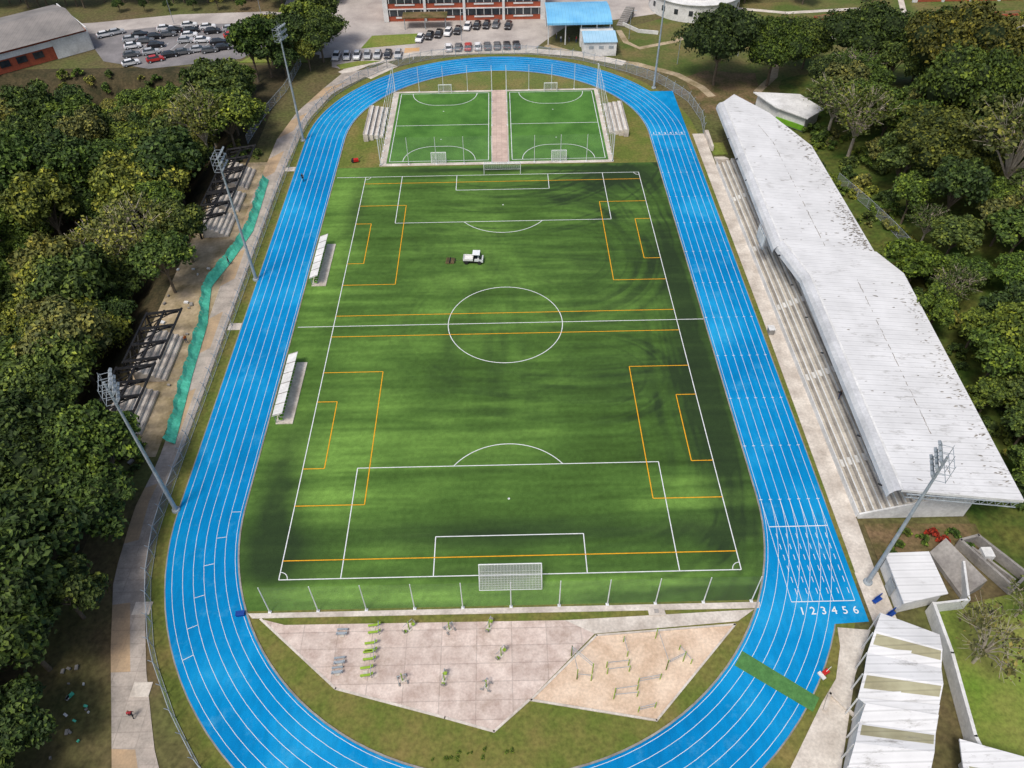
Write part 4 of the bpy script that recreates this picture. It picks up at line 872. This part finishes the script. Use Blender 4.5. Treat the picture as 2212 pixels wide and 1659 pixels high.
R_=[(50.5,84,BIG[0],1.02,(.034,.058,.018)),(63,83,BIG[1],.8,(.06,.10,.018)),(84,82,BIG[1],1.0,(.034,.058,.014)),(93,60,BIG[1],1.1,(.09,.095,.02)),(69,57,T_[5],1.2,(.08,.11,.03)),(73,68,BIG[0],.8,(.045,.07,.02)),(79,32,BIG[0],1.05,(.08,.10,.022)),(88,44,BIG[1],.95,(.05,.08,.016)),(97,78,BIG[0],.9,(.035,.06,.014)),(70,47,T_[5],1.3,(.09,.12,.03)),(86,22,T_[5],1.6,(.1,.12,.04)),(66.5,6,T_[3],.85,(.08,.13,.02)),(74,92,T_[2],1.0,(.06,.09,.02)),(65.5,-5,T_[4],.8,(.07,.11,.02)),(66,-22,T_[4],.8,(.08,.12,.025)),(65.5,-34,T_[4],.75,(.08,.13,.03))]
for x,y_,me,s,c in R_: pts.append((x,y_)); tree(me,x,y_,s,c)
def rightok(x,y):
    xr=77+(y+13)*.49+9; xb=71.5 if y>10 else 67
    return xb<x<xr and not (y>70 and x<75)
for x,y_ in scatter(7000,rightok,5.1,(64,125),(-38,80)):
    tree(random.choices(T_,[3,3,3,3,2,1.6])[0],x,y_,random.uniform(.6,1.0),random.choice(CG[:-1]+DG+[(.08,.14,.028)]))
for x,y_ in ((104,96),(112,102),(138,110),(150,126),(128,98),(86,134),(70,136),(104,136),(60,118),(54,100),(78,104)): tree(random.choice(T_[:5]),x,y_,random.uniform(.45,.8))
tree(SP_,49.9,-57.2,1.25,(.14,.14,.06),'bare_tree'); tree(SP_,57,-52,.9,(.12,.14,.05),'bare_tree')
SH=tree_mesh(20,1.4,1.1,.8,7,800,.28)
def shrub(x,y,s,c,name='shrub'): return tree(SH,x,y,s,c,name)
for i in range(120):
    x,y_=random.uniform(62.5,74),random.uniform(-40,60)
    shrub(x,y_,random.uniform(.7,2.0),random.choice(CG+DG))
for x,y_,c in [(52,-41,(.25,.03,.02)),(53,-42,(.22,.03,.02)),(50.5,-41.8,(.06,.1,.02)),(54.5,-41,(.05,.09,.02)),(47,-42.5,(.06,.1,.02)),(46,-44,(.05,.09,.02)),(48.5,-40.8,(.07,.1,.02)),(55.5,-43,(.05,.1,.02))]: shrub(x,y_,.8,c)
for i in range(14): shrub(random.uniform(-9,-4)+4*random.random(),-64.8-1.2*random.random(),random.uniform(.12,.28),(.10,.15,.03))
for i in range(26): shrub(random.uniform(-58,-50),random.uniform(-30,-24) if i%2 else random.uniform(50,60),random.uniform(.6,1.3),random.choice(CG))
for i in range(30): shrub(random.uniform(-112,-64),random.uniform(91,97),random.uniform(.7,1.4),random.choice(CG))
# ------------------------------------------------------------------ people
SKIN=mat('skin_mat',srgb(150,104,78),srgb(140,94,70),2,5,0,.6); HAIR=mat('hair_mat',(.015,.01,.008),(.02,.015,.01),2,5,0,.7)
def person(name,x,y,rz,shirt,pants,stride=.3,z=0.0):
    e=empty(name,(x,y,z)); e.rotation_euler[2]=rz
    def skin(nm,vs,es,m_,root=0):
        me=bpy.data.meshes.new(nm); me.from_pydata([v[:3] for v in vs],es,[]); o=bpy.data.objects.new(nm,me); sc.collection.objects.link(o); o.parent=e
        md=o.modifiers.new('s','SKIN'); sv=me.skin_vertices[0].data
        for i,v in enumerate(vs): sv[i].radius=(v[3],v[3]*(v[4] if len(v)>4 else 1)); sv[i].use_root=(i==root)
        s_=o.modifiers.new('u','SUBSURF'); s_.levels=1; s_.render_levels=2; me.materials.append(m_); return o
    k=stride
    skin('torso',[(0,0,.95,.15,.75),(0,0,1.15,.14,.75),(0,.01,1.36,.17,.7),(0,0,1.5,.07),(-.19,0,1.42,.07),(.19,0,1.42,.07),(-.24,-.12*k*3,1.15,.055),(.24,.12*k*3,1.15,.055)],[(0,1),(1,2),(2,3),(2,4),(2,5),(4,6),(5,7)],shirt)
    skin('legs',[(0,0,.95,.14),(-.1,0,.88,.1),(.1,0,.88,.1),(-.1,.5*k+.05,.5,.065),(.1,-.3*k,.5,.065),(-.1,.6*k,.08,.045),(.1,-1.0*k,.12+.1*k,.045),(-.1,.6*k+.16,.05,.04),(.1,-1.0*k+.14,.05,.04)],[(0,1),(0,2),(1,3),(2,4),(3,5),(4,6),(5,7),(6,8)],pants)
    for s in (-1,1):
        y0=-.12*k*3*(1 if s<0 else -1)
        vs=[(s*.24,y0,1.15,.045),(s*.25,y0+.12*k+.08,.93,.034),(s*.25,y0+.14*k+.09,.87,.036)]; es=[(0,1),(1,2)]
        for f in range(4):
            vs.append((s*.25,y0+.14*k+.06+.022*f,.80,.009)); vs.append((s*.245,y0+.14*k+.065+.022*f,.76+.006*abs(f-1.5),.008)); es+= [(2,3+2*f),(3+2*f,4+2*f)]
        vs.append((s*.23,y0+.14*k+.13,.84,.01)); es.append((2,len(vs)-1))
        skin('forearm',vs,es,SKIN)
    skin('head',[(0,0,1.5,.05),(0,.01,1.58,.065),(0,.02,1.66,.085),(0,.0,1.72,.08),(0,.11,1.645,.014),(-.085,0,1.65,.012),(.085,0,1.65,.012)],[(0,1),(1,2),(2,3),(2,4),(2,5),(2,6)],SKIN)
    skin('hair',[(0,-.02,1.70,.088),(0,-.05,1.64,.075)],[(0,1)],HAIR)
BK=mat('black_cloth_mat',(.015,.015,.02),(.02,.02,.025),2,5,0,.9); RDc=mat('red_cloth_mat',(.4,.04,.05),(.35,.03,.04),2,5,0,.9); BLc=mat('denim_mat',(.05,.08,.16),(.04,.07,.14),2,5,0,.9); ORc=mat('orange_cloth_mat',(.6,.16,.03),(.5,.14,.03),2,5,0,.9); WHc=mat('white_cloth_mat',(.6,.6,.6),(.5,.5,.5),2,5,0,.9)
person('runner',-39.9,44.2,math.pi,BK,BK,.45,.02); person('pedestrian',-39.6,-60.9,0.2,RDc,BK,.25)
person('construction_worker',-50.0,-3.2,1.0,ORc,BLc,.1); person('construction_worker',-48.2,17.0,2.0,BK,BLc,.15)
for x,y_,s,r in ((16,110.5,WHc,.3),(18.2,111,BK,2),(20,110,RDc,1),(22.5,111.5,BK,3),(15,113,WHc,1.4)): person('student',x,y_,r,s,BLc,.1)
person('spectator',46.8,-19.6,1.6,BK,BLc,.05,1.68)
# ------------------------------------------------------------------ light and camera
EL,AZ=math.radians(60),math.radians(215)
wd=bpy.data.worlds.new("World"); sc.world=wd; wd.use_nodes=True; nt=wd.node_tree
sky=nt.nodes.new('ShaderNodeTexSky'); sky.sky_type='NISHITA'; sky.sun_disc=False; sky.sun_elevation=EL; sky.sun_rotation=AZ; sky.air_density=1.0; sky.dust_density=4.0
nt.links.new(sky.outputs[0],nt.nodes['Background'].inputs[0]); nt.nodes['Background'].inputs[1].default_value=0.14
ld=bpy.data.lights.new('sun','SUN'); ld.energy=2.3; ld.angle=math.radians(14); ld.color=(1,.96,.90); lo=bpy.data.objects.new('sun',ld); sc.collection.objects.link(lo)
dirv=Vector((math.sin(AZ)*math.cos(EL),math.cos(AZ)*math.cos(EL),math.sin(EL))); lo.rotation_euler=dirv.to_track_quat('Z','Y').to_euler()
C=Vector((0.11,-92.0,80.72)); p,yw,r=[math.radians(a) for a in (45.852,0.508,-0.843)]
F=Vector((math.sin(yw)*math.cos(p),math.cos(yw)*math.cos(p),-math.sin(p))); rt=Vector((math.cos(yw),-math.sin(yw),0)); up=rt.cross(F)
Rv=rt*math.cos(r)+up*math.sin(r); U=up*math.cos(r)-rt*math.sin(r)
cd=bpy.data.cameras.new('camera'); cam=bpy.data.objects.new('camera',cd); sc.collection.objects.link(cam); sc.camera=cam
cam.matrix_world=Matrix(((Rv.x,U.x,-F.x,C.x),(Rv.y,U.y,-F.y,C.y),(Rv.z,U.z,-F.z,C.z),(0,0,0,1)))
cd.sensor_width=36; cd.lens=1643.7/2212*36; cd.clip_start=1; cd.clip_end=5000
sc.view_settings.view_transform='Standard'; sc.view_settings.look='None'; sc.view_settings.exposure=0
